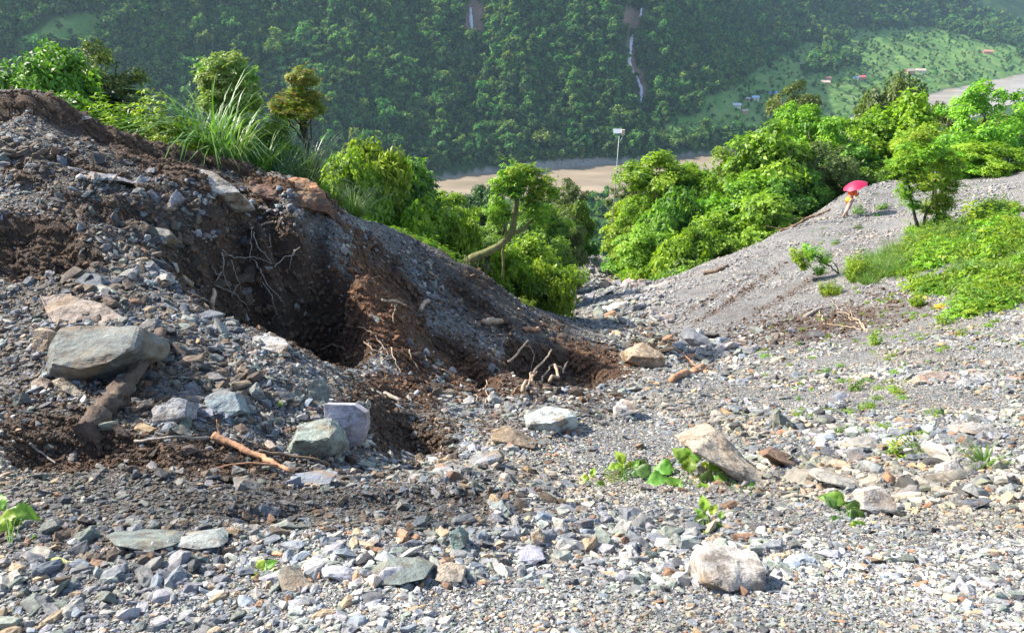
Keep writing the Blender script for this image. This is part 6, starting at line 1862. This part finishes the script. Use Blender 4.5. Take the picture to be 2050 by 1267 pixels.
for i, (px, py, w, rf, wl_, lab) in enumerate(HS):
    g = gptV(px, py + 2) if not (px == 1885) else None
    if g is None:
        y = 1080.0; x = at(px, py, y)[0]; g = np.array([x, y, float(HV(np.array([x]), np.array([y]))[0])]); 
    d = g[1] * CP - g[2] * SP; W_ = w * d / FPX * .98; D_ = W_ * .62; Hh = 3.4; rz = random.uniform(-.5, .5)
    o = empty('house', g + np.array([0, 0, -.4]), rz); tag(o, lab, 'house')
    wm = M_wallw if wl_ == 'w' else M_wallb
    V, F = boxp(-W_ / 2, W_ / 2, -D_ / 2, D_ / 2, -3, Hh); b = len(V)
    V += [(-W_ / 2, 0, Hh + D_ * .28), (W_ / 2, 0, Hh + D_ * .28)]; F = list(F) + [(4, 7, b), (5, b + 1, 6)]
    mesh_py('wall', np.array(V), F, wm, o, smooth=False)
    e = .7; k = D_ * .28 / (D_ / 2)
    zt = Hh + D_ * .28 + .25; zl = Hh + .25 - e * k
    P = [(-W_ / 2 - e, -D_ / 2 - e, zl), (W_ / 2 + e, -D_ / 2 - e, zl), (W_ / 2 + e, 0, zt), (-W_ / 2 - e, 0, zt), (W_ / 2 + e, D_ / 2 + e, zl), (-W_ / 2 - e, D_ / 2 + e, zl)]
    P2 = [(x, y, z - .18) for x, y, z in P]
    mesh_py('roof', np.array(P + P2), [(0, 1, 2, 3), (3, 2, 4, 5), (6, 9, 8, 7), (9, 11, 10, 8), (0, 6, 7, 1), (5, 4, 10, 11), (1, 7, 8, 2), (2, 8, 10, 4), (0, 3, 9, 6), (3, 5, 11, 9)], M_roof[rf], o, smooth=False)
    V, F = boxp(-.5, .5, -D_ / 2 - .06, -D_ / 2 + .1, 0.3, 2.4); mesh_py('door', np.array(V), F, M_door, o, smooth=False)
    for sx in (-W_ * .3, W_ * .3):
        V, F = boxp(sx - .55, sx + .55, -D_ / 2 - .06, -D_ / 2 + .1, 1.2, 2.3); mesh_py('window', np.array(V), F, M_glassd, o, smooth=False)

# trees standing singly on the terraces
TL = []
rt = np.random.default_rng(88)
spots = [(1500,170,'tree left of the clear blue roof'),(1480,190,'dark tree above the pale blue roof'),(1590,185,'tree right of the clear blue roof'),(1700,150,'dark tree left of the red roof'),(1745,165,'tree below the red roof'),
 (1780,150,'dark tree between the red roof and the highest row'),(1870,150,'tree right of the highest row of houses'),(1905,165,'round dark tree right of the highest houses'),(1620,120,'single tree on the open terraces above the hamlet'),
 (1470,175,'bushy dark tree on the left terraces'),(1850,120,'tree above the highest row of houses'),(1930,140,'dark round tree near the upper right river bend'),(1660,140,'tree above the tiered rust-coloured house'),
 (1560,165,'tree above the clear blue roof'),(1535,225,'narrow dark tree below the hamlet'),(1960,155,'dark tree at the right, just above the river'),(1800,95,'lone dark tree high on the open slope'),(1900,80,'lone tree at the upper right fields')]
tree_me = []
for i in range(3):
    r = np.random.default_rng(900 + i); p, d, cs = crown_points(r, 12, 260, ('round', 'dome', 'cone')[i], clump_r=.38)
    V, F = rosette_cloud(p, d, .2, 5, r, lw=.6); oo = mesh_np('crown', V, F, L_far, link=False); tree_me.append(oo.data); bpy.data.objects.remove(oo)
tv, tf = tube_np([[0, 0, -2], [.1, 0, 2], [0, .1, 6]], [.5, .38, .2], 6)
trunk_me = mesh_py('trunk', tv, tf, M_barkdark); trunk_d = trunk_me.data; bpy.data.objects.remove(trunk_me)
for i, (px, py, lab) in enumerate(spots):
    g = gptV(px, py + 6); o = empty('terrace_tree', g); tag(o, lab + ' across the valley', 'tree', 'single trees on the far terraces')
    c = bpy.data.objects.new('crown', tree_me[i % 3]); C.objects.link(c); c.parent = o; s = rt.uniform(5, 7.5); c.scale = (s, s, s * rt.uniform(.9, 1.3)); c.location = (0, 0, 2.2 + s)
    c.rotation_euler = (0, 0, rt.uniform(0, 6)); t = bpy.data.objects.new('trunk', trunk_d); C.objects.link(t); t.parent = o

# waterfall in the ravine
def water_ribbon(name, pl, wid, label):
    P = np.array([gptV(px, py) for px, py in pl]); P[:, 2] += 2.2; P[:, 1] -= 1.0
    V = []; r = np.random.default_rng(3)
    path = []
    for a, b in zip(P[:-1], P[1:]):
        path += list(a + (b - a) * np.linspace(0, 1, 8)[:-1, None])
    path = np.array(path + [P[-1]])
    for p in path:
        w = wid * r.uniform(.5, 1.3) * .5
        V += [p + np.array([-w, 0, r.uniform(-.3, .3)]), p + np.array([0, -.8, .5]), p + np.array([w, 0, r.uniform(-.3, .3)])]
    F = []
    for i in range(len(path) - 1):
        F += [[3 * i, 3 * i + 1, 3 * i + 4, 3 * i + 3], [3 * i + 1, 3 * i + 2, 3 * i + 5, 3 * i + 4]]
    o = mesh_np(name, np.array(V), np.array(F), simple_mat('white_water', (.62, .64, .64), .5, var=.2, scale=.3), smooth=True)
    tag(o, kind='structure'); return o
water_ribbon('waterfall', [(1268, 70), (1264, 84), (1262, 100), (1260, 118), (1259, 128), (1264, 142), (1274, 158), (1284, 180), (1283, 200), (1281, 226)], 4.5, '')
water_ribbon('waterfall', [(942, 20), (943, 45), (945, 62)], 4.0, '')
water_ribbon('waterfall', [(1284, 20), (1282, 40)], 3.0, '')

def lamp_pole():
    Y = 50.0; top = at(1240, 268, Y); x0 = at(1235, 375, Y)[0] - .25; zb = hz(x0, Y)
    o = empty('street_lamp', (x0, Y, zb)); tag(o, 'tall pale pole with a small solar panel on top, seen against the river', 'lamp post')
    t = top - np.array([x0, Y, zb]); mg = simple_mat('galvanised', (.27, .29, .29), .5, .4, var=.1)
    V, F = tube_np([(0, 0, -.3), tuple(t * .5), tuple(t)], [.035, .03, .022], 8); mesh_py('pole', V, F, mg, o)
    V, F = boxp(-.40, .16, -.22, .22, -.03, .03); V = np.array(V, float)
    ca, sa = math.cos(.5), math.sin(.5); V = np.stack([V[:, 0], V[:, 1] * ca - V[:, 2] * sa, V[:, 1] * sa + V[:, 2] * ca], 1) + t + np.array([0, 0, .15])
    mesh_py('solar_panel', V, F, simple_mat('panel_face', (.36, .38, .42), .25, .2, var=.1), o, smooth=False)
    V, F = boxp(.12, .34, -.08, .08, -.1, .26); mesh_py('lamp_head', np.array(V) + t, F, simple_mat('lamp_case', (.55, .42, .30), .5), o, smooth=False)
    V, F = tube_np([tuple(t * .93), tuple(t + np.array([.3, 0, -.1]))], [.02, .02], 6); mesh_py('bracket', V, F, mg, o)
lamp_pole()

# ---------------------------------------------------------------- the person with the umbrella
def skin_mesh(name, verts, edges, radii, mat, parent=None, sub=2, root=0):
    me = bpy.data.meshes.new(name); me.from_pydata(verts, edges, []); me.update()
    o = bpy.data.objects.new(name, me); C.objects.link(o)
    sk = o.modifiers.new('skin', 'SKIN'); sk.use_smooth_shade = True
    for i, r in enumerate(radii):
        me.skin_vertices[0].data[i].radius = (r, r) if np.isscalar(r) else r
        me.skin_vertices[0].data[i].use_root = (i == root)
    o.modifiers.new('sub', 'SUBSURF').levels = sub; o.modifiers['sub'].render_levels = sub
    dg = bpy.context.evaluated_depsgraph_get(); dg.update()
    nm = bpy.data.meshes.new_from_object(o.evaluated_get(dg)); bpy.data.objects.remove(o)
    nm.name = name; nm.materials.clear(); nm.materials.append(mat)
    o = bpy.data.objects.new(name, nm); C.objects.link(o)
    if parent: o.parent = parent
    for p in nm.polygons: p.use_smooth = True
    return o
def person():
    g = gpt(1694, 434)
    rz = R(-20)     # walks to the right, slightly away
    o = empty('person', g, R(25), (1.12, 1.3, 1.08)); tag(o, 'person in an orange top and yellow waist wrap walking under a pink umbrella', 'person')
    skin = simple_mat('skin', (.26, .15, .10), .6, var=.08); m_or = simple_mat('orange_cloth', (.60, .10, .02), .85, var=.12); m_ye = simple_mat('yellow_cloth', (.75, .28, .02), .85, var=.1)
    m_tr = simple_mat('pale_cloth', (.36, .27, .22), .9, var=.1); m_ha = simple_mat('black_hair', (.015, .012, .01), .5)
    # x is the walking direction; mid stride, leaning forward
    J = dict(pel=(0, 0, .88), wst=(.02, 0, 1.02), chs=(.07, 0, 1.22), nck=(.10, 0, 1.38), nk2=(.115, 0, 1.44), head=(.135, 0, 1.53), crn=(.13, 0, 1.60),
             hipL=(0, .09, .84), kneL=(.16, .10, .48), ankL=(.10, .10, .09), heL=(.06, .10, .035), toeL=(.26, .10, .03),
             hipR=(0, -.09, .84), kneR=(-.12, -.10, .47), ankR=(-.34, -.10, .13), heR=(-.38, -.10, .08), toeR=(-.22, -.11, .01),
             shL=(.08, .16, 1.33), elL=(.12, .20, 1.08), wrL=(.33, .12, 1.17), haL=(.40, .10, 1.21),
             shR=(.08, -.16, 1.33), elR=(.10, -.21, 1.08), wrR=(.31, -.14, 1.10), haR=(.38, -.12, 1.14))
    K = list(J); ix = {k: i for i, k in enumerate(K)}
    E = [('pel', 'wst'), ('wst', 'chs'), ('chs', 'nck'), ('nck', 'nk2'), ('nk2', 'head'), ('head', 'crn'), ('pel', 'hipL'), ('hipL', 'kneL'), ('kneL', 'ankL'), ('ankL', 'heL'), ('ankL', 'toeL'), ('pel', 'hipR'), ('hipR', 'kneR'), ('kneR', 'ankR'), ('ankR', 'heR'), ('ankR', 'toeR'),
         ('nck', 'shL'), ('shL', 'elL'), ('elL', 'wrL'), ('wrL', 'haL'), ('nck', 'shR'), ('shR', 'elR'), ('elR', 'wrR'), ('wrR', 'haR')]
    rad = dict(pel=.12, wst=.11, chs=.125, nck=.07, nk2=.05, head=(.085, .095), crn=.07, hipL=.085, kneL=.058, ankL=.036, heL=.03, toeL=.026, hipR=.085, kneR=.058, ankR=.036, heR=.03, toeR=.026,
               shL=.052, elL=.038, wrL=.026, haL=.028, shR=.052, elR=.038, wrR=.026, haR=.028)
    skin_mesh('body', [J[k] for k in K], [(ix[a], ix[b]) for a, b in E], [rad[k] for k in K], skin, o)
    def sub(name, ks, es, rr, mat, sb=2):
        kk = {k: i for i, k in enumerate(ks)}
        return skin_mesh(name, [J[k] for k in ks], [(kk[a], kk[b]) for a, b in es], rr, mat, o, sb)
    sub('orange_top', ['wst', 'chs', 'nck', 'shL', 'elL', 'shR', 'elR'], [('wst', 'chs'), ('chs', 'nck'), ('nck', 'shL'), ('shL', 'elL'), ('nck', 'shR'), ('shR', 'elR')], [.145, .155, .085, .075, .052, .075, .052], m_or)
    J['wl'] = (0.01, 0, .70)
    sub('yellow_wrap', ['wst', 'pel', 'wl'], [('wst', 'pel'), ('pel', 'wl')], [.15, .185, .20], m_ye)
    J['cL'] = tuple((np.array(J['kneL']) * .35 + np.array(J['ankL']) * .65)); J['cR'] = tuple((np.array(J['kneR']) * .35 + np.array(J['ankR']) * .65))
    sub('trousers', ['pel', 'hipL', 'kneL', 'cL', 'hipR', 'kneR', 'cR'], [('pel', 'hipL'), ('hipL', 'kneL'), ('kneL', 'cL'), ('pel', 'hipR'), ('hipR', 'kneR'), ('kneR', 'cR')], [.14, .115, .09, .07, .115, .09, .07], m_tr)
    skin_mesh('hair', [(.10, 0, 1.61), (.07, 0, 1.55), (.06, 0, 1.48)], [(0, 1), (1, 2)], [.085, .085, .055], m_ha, o)
    V, F = tube_np([(.225, 0, 1.545), (.245, 0, 1.52), (.235, 0, 1.51)], [.010, .014, .010], 6); mesh_py('nose', V, F, skin, o)
    for s in (-1, 1):
        V, F = tube_np([(.205, s * .035, 1.555), (.222, s * .035, 1.555)], [.011, .008], 6); mesh_py('eye', V, F, m_ha, o)
        # fingers closed round the shaft
        for q in range(5):
            h = np.array(J['haL' if s > 0 else 'haR']); L = (.075, .085, .08, .065, .05)[q]
            b = h + np.array([.0, -.01 * s, .035 - q * .018]); c1 = b + np.array([.035, -s * .012, 0]); c2 = c1 + np.array([.005, -s * .035, 0]) * (L / .08); c3 = c2 + np.array([-.03, -s * .012, 0])
            V, F = tube_np([b, c1, c2, c3], [.0095, .009, .008, .006], 6); mesh_py('finger' if q < 4 else 'thumb', V, F, skin, o)
    # umbrella, held: a thing of its own
    Mt = o.matrix_world if False else Matrix.Translation(Vector([float(v) for v in g])) @ Matrix.Rotation(R(25), 4, 'Z') @ Matrix.Diagonal((1.12, 1.3, 1.08, 1))
    hand = Mt @ Vector((.40, 0.0, 1.17))
    u = empty('umbrella', hand); tag(u, 'bright pink umbrella tilted over the walking person', 'umbrella')
    tip = Vector((-.12, .0, .78)); ax = Vector((-.42, .02, 1.0)).normalized()
    m_pk = leaf_mat('pink_nylon', (.30, .010, .06), (.36, .013, .075), (.40, .02, .09), .12, .5); m_mt = simple_mat('steel_shaft', (.3, .3, .32), .35, .8)
    rot = ax.to_track_quat('Z', 'Y').to_matrix().to_4x4()
    apex = ax * .62
    def T(v): return tuple(rot @ Vector(v) + apex)
    V = []; F = []; ns = 32; nr = 7; Rr = .62
    for i in range(nr + 1):
        t = i / nr
        for k in range(ns):
            a = 2 * math.pi * k / ns; sc_ = abs(math.sin(4 * a)); rr = Rr * t * (1 - .05 * sc_ * t)
            V.append(T((math.cos(a) * rr, math.sin(a) * rr, -.26 * t * t + .02 * sc_ * t * t)))
    for i in range(nr):
        for k in range(ns):
            F.append([i * ns + k, i * ns + (k + 1) % ns, (i + 1) * ns + (k + 1) % ns, (i + 1) * ns + k])
    mesh_py('canopy', np.array(V), F, m_pk, u)
    for k in range(8):
        a = 2 * math.pi * k / 8
        pts_ = [T((math.cos(a) * Rr * t, math.sin(a) * Rr * t, -.26 * t * t - .006)) for t in (0.02, .3, .6, 1.0)]
        v, f = tube_np(pts_, [.004, .004, .004, .003], 4); mesh_py('rib', v, f, m_mt, u)
    v, f = tube_np([T((0, 0, .05)), T((0, 0, -.3)), T((0, 0, -.66))], [.006, .007, .007], 6); mesh_py('shaft', v, f, m_mt, u)
    v, f = tube_np([T((0, 0, -.60)), T((0, 0, -.70)), T((.03, 0, -.74)), T((.06, 0, -.71))], [.014, .014, .013, .011], 7); mesh_py('handle', v, f, simple_mat('handle_black', (.02, .02, .02), .4), u)
person()
